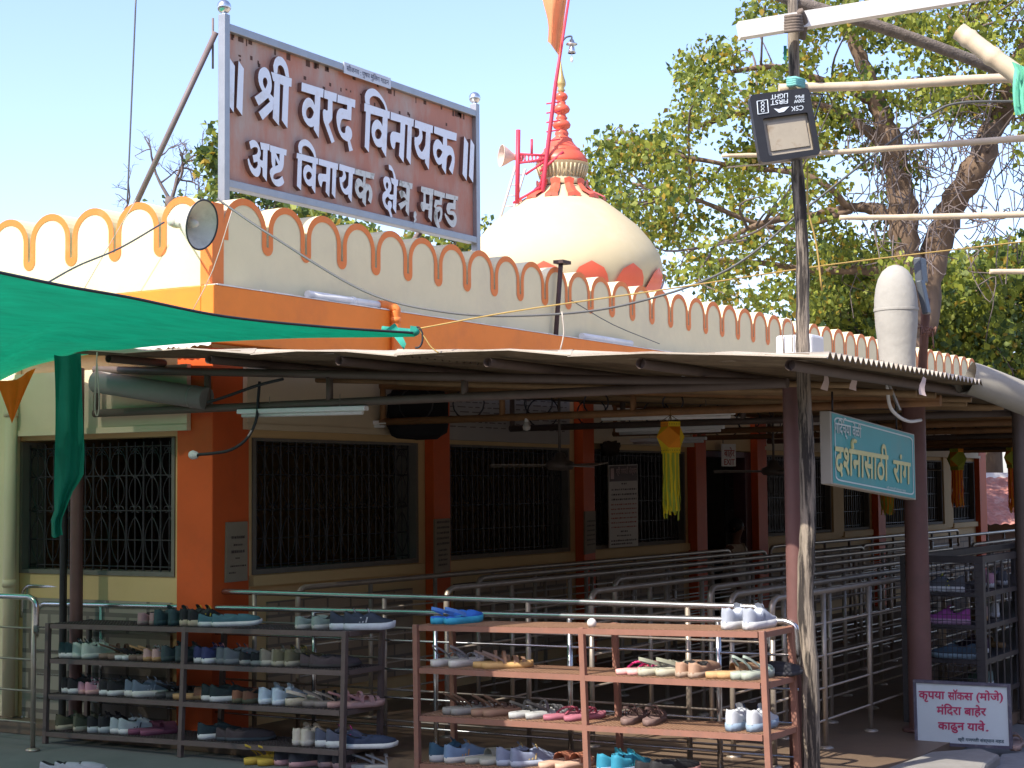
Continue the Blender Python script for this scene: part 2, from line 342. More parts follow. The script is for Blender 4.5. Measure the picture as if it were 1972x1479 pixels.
# orange fascia ledge with chipped lower edge
m = MB(); zb = 2.63
m.box((.003, -.115, zb), (.115, U1+.1, 3.008)); m.box((W0, -.115, zb), (.0025, -.003, 3.008)); m.build('fascia', ORANGE, T, bevel=.008)
m = MB(); random.seed(3)                                     # broken plaster under the ledge at the corner
xs_ = np.linspace(-.95, .10, 46); up_ = [zb+.012+random.uniform(.0, .035)*(1+math.sin(i*.5)) for i in range(46)]; lo_ = [zb-.012-random.uniform(0, .02) for i in range(46)]
m.add([(x, -.1185, z) for x, z in zip(xs_, up_)]+[(x, -.1185-.004, z) for x, z in zip(xs_, lo_)], [(46+i, 46+i+1, i+1, i) for i in range(45)], False)
m.build('chipped_plaster', WHITEEDGE, T)
m = MB()
for i in range(170):
    u = random.uniform(-.1, 8.5); L = random.uniform(.02, .16); d = random.uniform(.004, .014)
    m.box((.06, u, 3.0085), (.1165+random.uniform(0, .002), u+L, 3.010+d*.6))
m.box((.02, -.1, 3.0082), (.116, U1, 3.0125)); m.build('ledge_screed', WHITEEDGE, T)
# scalloped parapet -------------------------------------------------------
def scallop_profile(n, per, first, zp, zn, zbase, start):
    """outline along s of n scallops; returns list of (s, z) for the top edge; slit notches"""
    pts = []
    sl = .012
    for i in range(n+1):
        a = start if i == 0 else first+(i-1)*per; b = first+i*per
        l, r_ = a+(sl if i else 0), b-sl; c = (l+r_)/2; R = (r_-l)/2; zc = zp-R*.92
        if i == 0: pts.append((l, zbase))
        else: pts.append((l, zn))
        for k in range(15):
            q = math.pi-math.pi*k/14; pts.append((c+R*math.cos(q), zc+R*.92*math.sin(q)))
        pts.append((r_, zn if i < n else zbase))
        if i < n: pass
    return pts
def parapet(Pm, n, per, first, start, zp, znb, zbase, thick, ndir, par):
    """solid scalloped wall: front at Pm(s,z), pushed back along -ndir*thick; trim ribbon proud of it"""
    ndir = np.array(ndir, float); m = MB(); sl = .012; zn = znb+.055
    edges = [start]+[first+i*per for i in range(n)]
    tr = MB()
    m.prism([Pm(edges[0], zbase), Pm(edges[-1], zbase), Pm(edges[-1], zn), Pm(edges[0], zn)], -ndir*thick)
    for i in range(n):
        a, b = edges[i]+sl, edges[i+1]-sl
        if i == 0: a = edges[0]
        c = (a+b)/2; R = (b-a)/2; kz = .95; zc = zp-R*kz
        arc = [(c+R*math.cos(math.pi*k/16), zc+R*kz*math.sin(math.pi*k/16)) for k in range(17)]
        out = [(b, zn)]+arc+[(a, zn)]
        m.prism([Pm(s, z) for s, z in out], -ndir*thick)
        # trim: ribbon of constant width along the arch and down to the notch foot
        tw = .047; path = [(b, zn)]+arc+[(a, zn)]
        inn = [(b-tw, zn)]+[(c+(R-tw)*math.cos(math.pi*k/16), zc+(R*kz-tw)*math.sin(math.pi*k/16)) for k in range(17)]+[(a+tw, zn)]
        for off in (.004,):
            o = ndir*off; V = [np.array(Pm(s, z))+o for s, z in path]+[np.array(Pm(s, z))+o for s, z in inn]; k = len(path)
            tr.add(V, [(j, j+1, k+j+1, k+j) for j in range(k-1)], False)
        if i < n-1:                                           # rounded foot under the notch
            cc = edges[i+1]; rad = tw+sl; loop = [(cc+rad*math.cos(-math.pi*j/10), zn+rad*math.sin(-math.pi*j/10)*1.0) for j in range(11)]
            tr.add([np.array(Pm(s, z))+ndir*.004 for s, z in loop]+[np.array(Pm(cc, zn))+ndir*.004], [(j, j+1, 11) for j in range(10)], False)
    fix_normals(m.build('parapet', CREAM, par)); fix_normals(tr.build('parapet_trim', ORANGE2, par))
PER, ZP, ZNB = .42260, 3.648, 3.285
NR = 42
parapet(lambda s, z: (0.0, s, z), NR, PER, .5628, .11, ZP, ZNB, ZT, .20, (1, 0, 0), T)
parapet(lambda s, z: (-s, 0.0, z), 18, PER, .4443+.02, .10, ZP-.005, ZNB-.03, ZT, .20, (0, -1, 0), T)
m = MB(); m.box((-.1, -.001, ZT), (.001, .108, 3.58)); m.box((-.1, -.0055, ZT), (.0055, .1082, 3.575)); m.build('parapet_corner', ORANGE2, T)
# PVC pipes on the ledge, downpipes
m = MB(); z = 3.045
a = pw(592, 574, .07); b = pw(738, 580, .07)
m.tube([(.07, a[1], z), (.07, b[1], z)], .028, 10); m.tube([(.07, b[1]-.4, z), (.07, b[1]-.36, z)], .033, 10)
m.build('drainpipe', PVC, T); m = MB(); c = pw(1120, 646, .07); d = pw(1215, 651, .07); m.tube([(.07, c[1], z), (.07, d[1], z)], .03, 10)
m.build('drainpipe', PVC, T)
m = MB(); e = b[1]+.02; m.tube(smooth_path([(.07, e-.08, z), (.09, e, z), (.15, e+.03, z-.03), (.15, e+.03, z-.1), (.15, e+.03, 2.5)], 4), .036, 10); m.tube([(.15, e+.03, z-.13), (.15, e+.03, z-.09)], .041, 10); m.build('downpipe', ORANGE2, T)
m = MB()
p0 = pu(22, 760, -.12); m.tube([(p0[0], -.12, .1), (p0[0], -.12, 2.35)], .045, 12)
for zz in (1.0, 2.2): m.tube([(p0[0], -.12, zz), (p0[0], -.12, zz+.05)], .052, 12)
m.build('downpipe', CREAM2, T)
m = MB(); p0 = pu(185, 735, -.22); p1 = pu(398, 768, -.16); p1[2] += 0; m.tube([p0, p1], .075, 14); m.tube([p0*.12+p1*.88, p0*.105+p1*.895], .078, 14); m.build('drainpipe', mat('grey_pvc', (.26, .25, .225), .6, .1, 5), T)
# ---- dome ---------------------------------------------------------------
DC = pd(1086, 640, 20.3); DCX, DCY = DC[0], DC[1]
def zpx(y): return pd(1086, y, 20.3)[2]
DOMEM = mat('dome_cream', (0.56, 0.46, 0.275), .85, .04, 3, dirt=(.62, .54, .4), dscale=2.2, damt=.2, bump=.1)
RED = mat('red_paint', (0.68, 0.11, 0.055), .42, .08, 6, coat=.2)
k = 20.3/3185*1.0
def prof(lst): return [(r*k, zpx(y)-3.03) for r, y in lst]
m = MB(); m.lathe([(0, zpx(362)-3.03)]+prof([(45, 362), (60, 378), (85, 392), (115, 415), (148, 442), (171, 470), (187, 495), (193, 520), (191, 545), (180, 570), (158, 590), (150, 640)])+[(146*k, 0)], (DCX, DCY, 3.03), 48)
dome = m.build('dome', DOMEM, T)
m = MB(); m.lathe(prof([(45, 360), (47, 352), (40, 345), (42, 330), (50, 320), (52, 317)]), (DCX, DCY, 3.03), 40)
for j in range(36):
    q = 2*math.pi*j/36; r = 46*k; m.tube([(DCX+r*math.cos(q)*.92, DCY+r*math.sin(q)*.92, zpx(345)), (DCX+r*math.cos(q)*1.1, DCY+r*math.sin(q)*1.1, zpx(322))], .012, 5)
m.build('dome_neck', DOMEM, dome)
m = MB(); m.lathe(prof([(44, 323), (50, 318), (50, 309), (42, 298), (36, 292), (36, 288), (32, 286), (24, 277), (21, 272), (20, 268), (16, 266), (12, 262), (14, 258), (12, 253), (10, 250), (16, 246), (18, 241), (15, 235), (9, 231), (12, 228), (9, 224), (8, 220), (15, 216), (17, 211), (14, 205), (8, 201), (9, 198), (7, 195), (12, 190), (13, 186), (10, 181), (5, 178)]), (DCX, DCY, 3.03), 32); m.build('finial', RED, dome)
GOLD = mat('brass_paint', (0.52, 0.38, 0.15), .38, .1, 8, metal=.4)
m = MB(); m.lathe(prof([(4, 179), (8, 174), (5, 170), (9, 164), (9, 158), (5, 145), (2.5, 132), (.5, 118)]), (DCX, DCY, 3.03), 20); m.build('spire_tip', GOLD, dome)
# red petals: a drooping ring under the neck and an upright ring round the foot of the dome
m = MB()
def dome_r(y):
    tab = [(362, 45), (378, 60), (392, 85), (415, 115), (442, 148), (470, 171), (495, 187), (520, 193), (545, 191), (570, 180), (590, 158)]
    return float(np.interp(y, [t[0] for t in tab], [t[1] for t in tab]))*k
for j in range(12):
    q0 = 2*math.pi*(j+.5)/12; V = []
    for i, y in enumerate((352, 362, 374, 386)):
        r = (dome_r(y) if y >= 362 else 46*k)+.035+(.035 if i == 3 else 0); hw = (.20, .17, .16, .15)[i]*1.0
        for s_ in (-1, 0, 1): V.append((DCX+r*math.cos(q0+s_*hw), DCY+r*math.sin(q0+s_*hw), zpx(y)+(0.02 if s_ == 0 else 0)))
    m.add(V, [(i*3+s_, i*3+s_+1, i*3+s_+4, i*3+s_+3) for i in range(3) for s_ in (0, 1)], False)
    lip = V[9:12]; m.add(list(lip)+[(x, y_, z_-.045) for x, y_, z_ in lip], [(0, 3, 4, 1), (1, 4, 5, 2)], False)
m.build('petal_ring', RED, dome)
m = MB()
for j in range(14):
    q0 = 2*math.pi*(j+.25)/14; V = []; N = 7
    for i in range(N):
        t = i/(N-1); y = 600-t*72; hw = .21*math.sqrt(max(0, 1-t**2.2)); r = dome_r(min(590, y))+.03+.012*math.sin(math.pi*t)
        for s_ in (-1, 0, 1): V.append((DCX+(r-.0*abs(s_))*math.cos(q0+s_*hw), DCY+r*math.sin(q0+s_*hw), zpx(y)))
    m.add(V, [(i*3+s_, i*3+s_+1, i*3+s_+4, i*3+s_+3) for i in range(N-1) for s_ in (0, 1)], True)
m.build('lotus_petals', RED, dome)
# ---------------------------------------------------------------- rooftop sign
SGW = -.24
def SG(x, y, off=0.0): return pw(x, y, SGW+off)
c00, c10, c11, c01 = SG(424, 362), SG(917, 466), SG(924, 216), SG(432, 44)
zb_, zt_ = (c00[2]+c10[2])/2, (c01[2]+c11[2])/2; ua_, ub_ = (c00[1]+c01[1])/2, (c10[1]+c11[1])/2
S = thing('temple_sign', 'brown temple name board with raised white lettering in a steel frame above the parapet', 'sign', (SGW-.1, (ua_+ub_)/2, zb_))
ALU = mat('sign_frame_metal', (0.33, 0.33, 0.335), .42, .1, 10, metal=.6, dirt=(.25, .22, .19), dscale=5, damt=.5)
m = MB(); t = .056
m.box((SGW-.07, ua_+t, zb_), (SGW+.02, ub_-t, zb_+t)); m.box((SGW-.07, ua_+t, zt_-t), (SGW+.02, ub_-t, zt_))
m.build('frame', ALU, S, bevel=.004)
for u in (ua_, ub_-t):
    m = MB(); m.box((SGW-.04, u, ZT-.0), (SGW+.022, u+t, zt_+.06)); p = m.build('post', ALU, S, bevel=.004)
    m = MB(); m.ball((SGW-.01, u+t/2, zt_+.115), .05, 18); m.lathe([(.02, 0), (.02, .03)], (SGW-.01, u+t/2, zt_+.055), 10); m.build('ball_finial', CHROME, p)
PANEL = mat('sign_panel', (0.46, 0.19, 0.12), .6, .10, 3.0, dirt=(0.43, 0.34, 0.28), dscale=2.3, damt=.85, dpos=(.47, .66), bump=.08); stretch(PANEL, (1, 1, .3))
m = MB(); m.box((SGW-.05, ua_+t, zb_+t), (SGW-.02, ub_-t, zt_-t)); m.build('panel', PANEL, S)
m = MB(); random.seed(5)
for i in range(26):                                           # rust bites and stain streaks along the top edge
    u = random.uniform(ua_+.1, ub_-.15); m.box((SGW-.0195, u, zt_-t-random.uniform(.02, .05)), (SGW-.0185, u+random.uniform(.01, .06), zt_-t))
for i in range(18):
    u = random.uniform(ua_+.1, ub_-.4); z0 = zt_-t-random.uniform(.1, .16); m.box((SGW-.0195, u, z0), (SGW-.0186, u+random.uniform(.012, .03), z0-random.uniform(.01, .03)))
m.build('rust_marks', mat('rust', (.10, .045, .03), .8, .3, 20), S)
c1 = lambda L: [(420+x/7.042, 90+y/7.042) for x, y in L]
c2 = lambda L: [(670+x/7.042, 150+y/7.042) for x, y in L]
c3 = lambda L: [(460+x/7.783, 250+y/7.783) for x, y in L]
c4 = lambda L: [(670+x/7.783, 290+y/7.783) for x, y in L]
GLY = []                                                     # (group, loops)
A = GLY.append
A((0, [c1([(160,155),(228,262),(212,895),(132,772)])])); A((0, [c1([(278,190),(350,298),(328,935),(250,822)])]))
A((0, [c1([(758,350),(748,255),(768,178),(792,145),(815,130),(842,133),(868,145),(895,175),(918,212),(938,260),(950,305),(965,418),(917,402),(897,315),(885,285),(870,265),(853,252),(835,248),(820,258),(810,280),(802,364)])]))
A((0, [c1([(718,338),(1000,432),(995,545),(960,538),(940,1108),(865,998),(885,522),(840,500),(825,1072),(742,968),(765,470),(748,462)])]))
A((0, [c1([(600,602),(580,562),(563,520),(550,470),(545,420),(547,380),(553,345),(566,312),(585,292),(606,280),(630,276),(655,287),(677,310),(696,345),(710,388),(721,438),(728,490),(728,540),(722,590),(708,640),(755,690),(745,850),(605,995),(550,885),(705,745),(680,690),(550,800),(495,680)]), c1([(640,415),(655,428),(665,450),(670,475),(668,500),(658,535),(640,570),(625,545),(612,510),(608,475),(610,440),(622,422)])]))
A((0, [c1([(1135,482),(1433,575),(1425,692),(1388,680),(1365,1240),(1297,1118),(1300,1075),(1278,1088),(1255,1090),(1228,1074),(1205,1050),(1180,1015),(1160,975),(1145,928),(1138,880),(1139,840),(1145,800),(1157,758),(1175,725),(1197,700),(1222,690),(1250,698),(1275,722),(1295,755),(1310,795),(1313,655),(1130,600)]), c1([(1240,815),(1254,817),(1265,825),(1284,852),(1300,890),(1290,925),(1275,955),(1256,971),(1235,975),(1219,969),(1205,955),(1195,928),(1192,900),(1196,868),(1205,845),(1222,825)])]))
A((0, [c1([(1443,585),(1612,637),(1605,750),(1552,735),(1550,960),(1543,988),(1530,1010),(1500,1050),(1580,1285),(1540,1310),(1440,1030),(1430,995),(1425,960),(1422,915),(1422,880),(1427,858),(1435,848),(1450,850),(1465,862),(1478,865),(1487,860),(1492,715),(1437,695)])]))
A((0, [c1([(1622,648),(1862,722),(1857,830),(1812,815),(1805,1000),(1750,985),(1700,975),(1683,982),(1670,1000),(1660,1035),(1655,1070),(1658,1100),(1665,1130),(1678,1154),(1695,1170),(1712,1172),(1725,1165),(1728,1110),(1734,1088),(1745,1075),(1760,1072),(1775,1080),(1793,1098),(1805,1120),(1815,1155),(1818,1190),(1814,1222),(1805,1250),(1790,1270),(1828,1405),(1780,1420),(1757,1285),(1740,1280),(1725,1270),(1695,1250),(1670,1220),(1645,1168),(1625,1110),(1613,1055),(1607,1000),(1605,955),(1610,910),(1622,870),(1640,845),(1660,835),(1680,835),(1750,855),(1752,790),(1618,755)])]))
A((0, [c2([(240,346),(232,300),(230,250),(236,215),(250,185),(268,162),(290,150),(312,144),(335,143),(365,152),(395,175),(424,204),(450,240),(480,285),(505,330),(524,380),(540,448),(512,438),(497,380),(480,345),(457,308),(430,275),(400,256),(370,245),(343,246),(320,255),(304,272),(295,295),(294,322),(298,362)])]))
A((0, [c2([(225,342),(570,458),(565,555),(540,548),(518,1078),(457,965),(460,935),(442,941),(425,942),(404,934),(385,920),(363,885),(345,840),(329,790),(322,740),(321,700),(325,660),(335,625),(350,595),(370,573),(395,565),(416,573),(435,590),(454,620),(468,655),(472,530),(308,485),(285,1012),(228,935),(245,455),(222,450)]), c2([(405,688),(428,697),(445,715),(460,755),(452,787),(440,815),(424,828),(405,830),(388,820),(375,800),(368,770),(368,740),(382,705)])]))
A((0, [c2([(582,460),(895,562),(888,662),(868,658),(850,1180),(795,1085),(812,640),(778,630),(755,1150),(692,1055),(705,880),(675,870),(650,870),(643,890),(640,920),(635,948),(625,968),(611,960),(600,945),(588,915),(580,880),(575,835),(575,790),(582,758),(595,735),(612,727),(630,728),(710,752),(715,605),(578,565)])]))
A((0, [c2([(912,570),(1155,650),(1148,752),(1122,742),(1098,1248),(1047,1150),(1045,1100),(1030,1106),(1010,1105),(983,1092),(960,1070),(940,1034),(925,990),(912,945),(905,900),(903,850),(905,800),(928,806),(945,800),(959,786),(968,765),(970,728),(962,690),(905,670)]), c2([(1005,715),(1060,735),(1050,915),(1030,965),(1010,1000),(997,1002),(985,985),(968,957),(955,920),(980,895),(1000,860),(1009,828),(1012,790)])]))
A((0, [c2([(1172,655),(1478,752),(1470,855),(1345,820),(1345,920),(1365,918),(1385,925),(1408,942),(1425,970),(1440,1022),(1448,1080),(1447,1140),(1440,1200),(1420,1310),(1370,1235),(1388,1190),(1400,1150),(1409,1118),(1412,1085),(1407,1060),(1395,1045),(1378,1042),(1365,1050),(1350,1066),(1340,1090),(1328,1308),(1275,1215),(1275,1160),(1256,1174),(1235,1180),(1213,1160),(1195,1130),(1178,1092),(1165,1050),(1157,1005),(1155,960),(1157,922),(1165,890),(1180,855),(1200,835),(1217,832),(1235,840),(1254,858),(1270,880),(1287,915),(1292,800),(1168,748)]), c2([(1225,960),(1246,965),(1262,975),(1282,1005),(1270,1038),(1255,1065),(1240,1083),(1225,1088),(1213,1073),(1205,1050),(1201,1022),(1202,995),(1210,972)])]))
A((0, [c2([(1578,792),(1632,885),(1610,1395),(1555,1305)])])); A((0, [c2([(1665,825),(1715,910),(1698,1425),(1642,1330)])]))
A((0, [c3([(155,180),(180,160),(205,150),(228,153),(250,165),(275,190),(295,225),(313,270),(325,320),(328,350),(325,380),(310,430),(330,455),(360,462),(365,300),(335,295),(318,185),(460,218),(458,310),(430,300),(418,778),(358,690),(355,575),(325,545),(327,595),(322,640),(313,670),(300,690),(286,702),(270,705),(248,698),(225,680),(195,644),(170,600),(153,550),(140,500),(130,440),(150,428),(165,480),(178,513),(195,540),(212,564),(230,580),(247,582),(262,570),(276,548),(285,520),(280,475),(225,490),(205,380),(235,376),(265,365),(278,345),(285,320),(285,295),(280,275),(268,262),(250,258),(232,258),(215,265),(180,290)])]))
A((0, [c3([(468,228),(718,300),(710,388),(680,380),(672,520),(665,560),(655,590),(642,614),(625,630),(595,640),(560,650),(537,662),(520,680),(515,720),(530,738),(550,745),(582,743),(610,730),(630,712),(650,690),(680,785),(668,812),(650,830),(623,845),(595,850),(569,845),(545,830),(517,798),(495,760),(477,706),(465,650),(465,622),(470,600),(484,578),(505,560),(490,480),(485,340),(468,325)]), c3([(555,350),(612,362),(610,470)]), c3([(548,425),(590,525),(545,545)])]))
A((0, [c3([(905,345),(895,298),(890,250),(895,218),(905,190),(923,165),(945,150),(972,143),(1000,143),(1030,156),(1060,180),(1087,212),(1110,250),(1130,290),(1145,330),(1160,416),(1130,410),(1117,362),(1100,330),(1077,295),(1050,265),(1026,249),(1000,238),(980,241),(960,250),(950,268),(945,290),(945,360)])]))
A((0, [c3([(870,345),(1192,430),(1185,520),(1160,512),(1145,958),(1092,870),(1095,840),(1078,845),(1060,845),(1033,828),(1010,800),(990,762),(975,720),(966,675),(965,630),(970,592),(980,560),(1000,535),(1025,525),(1046,529),(1065,540),(1085,562),(1100,590),(1105,500),(945,455),(932,910),(870,840),(885,430),(865,425)]), c3([(1045,625),(1067,633),(1085,650),(1095,690),(1084,714),(1070,735),(1056,746),(1040,748),(1026,738),(1015,720),(1008,695),(1008,670),(1022,638)])]))
A((0, [c3([(1200,432),(1490,510),(1485,600),(1462,595),(1445,1032),(1393,955),(1405,580),(1372,570),(1355,1010),(1300,930),(1308,780),(1280,772),(1255,775),(1246,815),(1240,858),(1227,852),(1215,835),(1203,800),(1193,760),(1187,725),(1188,690),(1197,666),(1210,655),(1310,665),(1315,560),(1195,520)])]))
A((0, [c3([(1508,510),(1742,580),(1735,665),(1708,660),(1688,1090),(1640,1005),(1640,965),(1620,974),(1600,970),(1578,955),(1560,930),(1540,894),(1525,850),(1513,780),(1508,710),(1530,712),(1545,705),(1555,690),(1562,670),(1561,645),(1555,620),(1505,600)]), c3([(1590,620),(1650,640),(1640,830),(1618,865),(1590,890),(1573,874),(1560,850),(1552,820),(1550,790),(1578,770),(1600,740),(1606,712),(1605,680)])]))
A((1, [c4([(112,270),(400,345),(388,432),(270,400),(262,500),(283,494),(300,498),(322,510),(340,530),(355,567),(365,610),(368,655),(365,700),(345,800),(300,740),(313,700),(320,660),(319,620),(310,590),(290,600),(275,640),(268,840),(218,770),(215,710),(198,716),(180,715),(158,697),(140,670),(122,630),(110,590),(105,545),(108,500),(117,462),(130,430),(147,416),(165,415),(187,430),(205,450),(228,490),(232,390),(108,355)]), c4([(180,530),(202,538),(220,550),(235,580),(222,602),(205,620),(190,630),(175,630),(164,605),(158,580),(164,550)])]))
A((0, [c4([(610,210),(630,215),(650,230),(672,268),(690,310),(708,360),(722,430),(690,424),(680,360),(665,310),(640,292),(618,280)])]))
A((0, [c4([(640,405),(755,440),(750,530),(735,530),(722,945),(672,860),(680,730),(662,736),(645,735),(628,726),(615,710),(600,690),(580,702),(565,720),(560,740),(560,760),(568,787),(580,810),(600,822),(598,795),(600,775),(608,758),(620,750),(636,755),(650,770),(658,798),(660,830),(652,860),(640,885),(668,990),(645,1015),(620,930),(600,890),(573,872),(550,840),(533,798),(520,750),(516,705),(520,660),(530,637),(545,620),(570,600),(555,565),(545,530),(535,490),(530,450),(535,420),(545,400),(560,389),(580,388),(602,395),(620,410),(635,440),(645,480),(652,520),(652,560),(648,588),(640,610),(620,640),(640,660),(685,660),(690,520),(655,480)]), c4([(585,470),(598,482),(605,500),(606,530),(600,560),(585,580),(576,556),(570,530),(568,510),(572,490)])]))
A((1, [c4([(775,445),(970,495),(962,580),(930,575),(910,985),(865,900),(870,810),(790,890),(780,840),(755,800),(870,740),(863,717),(850,700),(830,695),(800,720),(765,620),(780,603),(800,595),(828,603),(850,620),(875,670),(878,560),(770,525)])]))
A((1, [c4([(990,920),(1003,911),(1015,910),(1025,932),(1030,960),(1020,1000),(1030,1040),(1010,1070),(985,1095),(975,1085),(990,1060),(1000,1030),(985,990)])]))
A((1, [c4([(1100,535),(1285,580),(1280,670),(1272,670),(1255,1070),(1205,1000),(1210,890),(1160,880),(1140,915),(1115,900),(1100,862),(1090,820),(1095,770),(1130,770),(1135,640),(1095,610)]), c4([(1165,650),(1225,665),(1220,800),(1170,790)])]))
A((1, [c4([(1295,590),(1455,640),(1450,715),(1415,705),(1408,815),(1372,814),(1345,810),(1330,828),(1320,848),(1352,840),(1380,840),(1398,850),(1410,870),(1416,915),(1415,960),(1408,1012),(1395,1060),(1365,1075),(1375,1120),(1385,1160),(1360,1163),(1340,1150),(1317,1108),(1300,1060),(1290,1010),(1290,960),(1297,912),(1310,870),(1290,838),(1310,735),(1375,745),(1385,695),(1290,670)]), c4([(1345,930),(1375,900),(1385,930),(1385,960),(1375,1002),(1360,1040),(1345,1010)])]))
A((1, [c4([(1468,640),(1655,690),(1648,750),(1618,740),(1612,885),(1576,880),(1540,872),(1530,905),(1562,904),(1590,915),(1610,940),(1625,980),(1632,1020),(1630,1060),(1623,1096),(1610,1130),(1593,1146),(1575,1150),(1552,1142),(1530,1120),(1502,1084),(1480,1040),(1462,1000),(1450,960),(1455,930),(1475,962),(1500,990),(1522,1022),(1545,1045),(1572,1046),(1590,1030),(1592,1005),(1585,980),(1570,966),(1550,960),(1522,958),(1500,950),(1486,918),(1478,880),(1480,840),(1490,800),(1503,785),(1520,780),(1580,790),(1585,740),(1462,715)])]))
LETW = mat('letter_white', (0.74, 0.76, 0.80), .45, .05, 6, dirt=(.50, .42, .34), dscale=6, damt=.45)
LETF = mat('letter_flaked', (0.62, 0.62, 0.56), .6, .15, 9, dirt=(.13, .12, .075), dscale=9, damt=.95)
LETS = mat('letter_side', (0.17, 0.08, 0.062), .6, .15, 8)
for gi, mt in ((0, LETW), (1, LETF)):
    m = MB()
    for g_, loops in GLY:
        if g_ != gi: continue
        L3 = [[SG(x, y, .02) for x, y in L] for L in loops]; L2 = [[(p[1], p[2]) for p in L] for L in L3]
        V, F = _poly_fill(L2); w = SGW+.02
        m.m = 0; m.add([(w, a, b) for a, b in V], [f if ((V[f[1]][0]-V[f[0]][0])*(V[f[2]][1]-V[f[0]][1])-(V[f[1]][1]-V[f[0]][1])*(V[f[2]][0]-V[f[0]][0])) > 0 else f[::-1] for f in F], False)
        m.m = 1
        for L in L2:
            kk = len(L); m.add([(w-.0003, a, b) for a, b in L]+[(SGW-.019, a, b) for a, b in L], [(i, (i+1) % kk, kk+(i+1) % kk, kk+i) for i in range(kk)], False)
    m.build('lettering', [mt, LETS], S)
m = MB(); a = SG(662, 128, .022); b = SG(752, 158, .022); m.box((SGW+.0205, a[1], zt_-.075), (SGW+.026, b[1], zt_+.012)); pl = m.build('sponsor_plate', mat('plate', (.55, .57, .6), .5, .1, 8), S)
m = MB(); z = zt_-.05; put_text(m, 'सौजनय : पुषप मुिलग गाडन', (SGW+.026, a[1]+.03, z), (SGW+.026, b[1]-.03, z), (SGW+.026, a[1]+.03, z+.035), (1, 0, 0)); m.build('plate_text', mat('ink', (.05, .05, .09), .6), pl)
m = MB(); q0 = pw(416, 62, SGW-.08); q1 = pu(262, 392, .22); q1b = q1+(q1-q0)*.12
m.tube([q0, q1b], .021, 8); q2 = pw(410, 35, SGW-.12); m.tube([q2, q2-np.array([0, 0, .36])], .008, 6); a = pw(800, 440, SGW); m.tube([(SGW-.06, a[1]+.2, zb_+.05), (SGW-.5, a[1]-.15, ZT)], .025, 8)
m.build('brace', mat('brace_grey_brown', (.19, .14, .13), .55, .15, 8), S)
# ---------------------------------------------------------------- queue shed
def roof_z(w): return 2.585-(w+.7)/5.3*.318
def gable_u(w): return -.60-(w+.7)/5.3*.34
SHED = thing('queue_shed', 'low pipe shed with corrugated sheet roof along the temple side', 'shed', (2, 0, .08))
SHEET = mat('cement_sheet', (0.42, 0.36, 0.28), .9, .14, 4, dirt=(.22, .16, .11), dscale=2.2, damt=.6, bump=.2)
SHEETU = mat('sheet_underside', (0.20, 0.145, 0.085), .9, .25, 5, dirt=(.09, .06, .04), dscale=3, damt=.7)  # darker brown than the top, used on the underside faces
def roof_patch(w0, w1, ufun, u1, nw, step, lift=0.0):
    top = []
    n = int((u1-ufun(w1))/step)
    for i in range(n+1):
        row = []
        for j in range(nw+1):
            w = w0+(w1-w0)*j/nw; u = ufun(w)+(u1-ufun(w))*i/n
            row.append((w, u, roof_z(w)+lift+.016*math.sin(2*math.pi*u/.076)+.002*math.sin(w*3+u)))
        top.append(row)
    top = np.array(top); return top
m = MB()
for (w0, w1, lf) in ((-.72, .95, .004), (.93, 2.05, .0), (2.03, 3.2, .005), (3.18, 4.62, .001)):
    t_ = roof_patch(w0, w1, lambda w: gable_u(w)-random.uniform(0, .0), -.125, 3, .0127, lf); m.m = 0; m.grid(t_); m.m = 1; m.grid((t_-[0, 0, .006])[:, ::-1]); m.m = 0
    for a in (0,): m.grid(np.stack([t_[0], t_[0]-[0, 0, .0075]]), smooth=False)
    if w1 > 4.5: m.grid(np.stack([t_[:, -1], t_[:, -1]-[0, 0, .007]]), smooth=False)
for (w0, w1, lf) in ((.13, 2.05, .0), (2.03, 3.2, .012), (3.18, 4.62, .003)):
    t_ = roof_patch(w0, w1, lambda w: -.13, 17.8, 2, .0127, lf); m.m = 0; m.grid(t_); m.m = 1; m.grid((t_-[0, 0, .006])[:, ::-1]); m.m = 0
    if w1 > 4.5: m.grid(np.stack([t_[:, -1], t_[:, -1]-[0, 0, .007]]), smooth=False)
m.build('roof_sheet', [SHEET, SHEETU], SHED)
for w in (-.35, .55, 1.6, 2.65, 3.6, 4.42):
    m = MB(); z = roof_z(w)-.05; u0 = gable_u(w)+.03 if w > .1 else gable_u(w)+.03; u1 = 17.6 if w > .1 else -.08
    m.tube([(w, u0, z), (w, u1, z)], .027, 10, cap=False); m.tube([(w, u0+.06, z), (w, u0+.05, z)], .026, 10); m.build('purlin', TRUSSD, SHED)
BATT = mat('old_bamboo', (.30, .19, .09), .7, .25, 8, dirt=(.10, .06, .035), dscale=4, damt=.6)
random.seed(12)
for i in range(30):
    u = .35+i*.42+random.uniform(-.08, .08); m = MB(); w0, w1 = .16+random.uniform(0, .25), 4.5-random.uniform(0, .3); dz = random.uniform(.085, .11); P = smooth_path([(w0, u, roof_z(w0)-dz), ((w0+w1)/2, u+random.uniform(-.06, .06), roof_z((w0+w1)/2)-dz-.01), (w1, u+random.uniform(-.1, .1), roof_z(w1)-dz)], 6); m.tube(P, [random.uniform(.016, .021) for _ in P], 7); m.build('batten', BATT, SHED)
U2 = pz(640, 806, 2.2)[1]; dU = max(1.2, U2+.14); TR = [-.14]+[-.14+dU*i for i in range(1, 11)]
TR = [u for u in TR if u < 17]
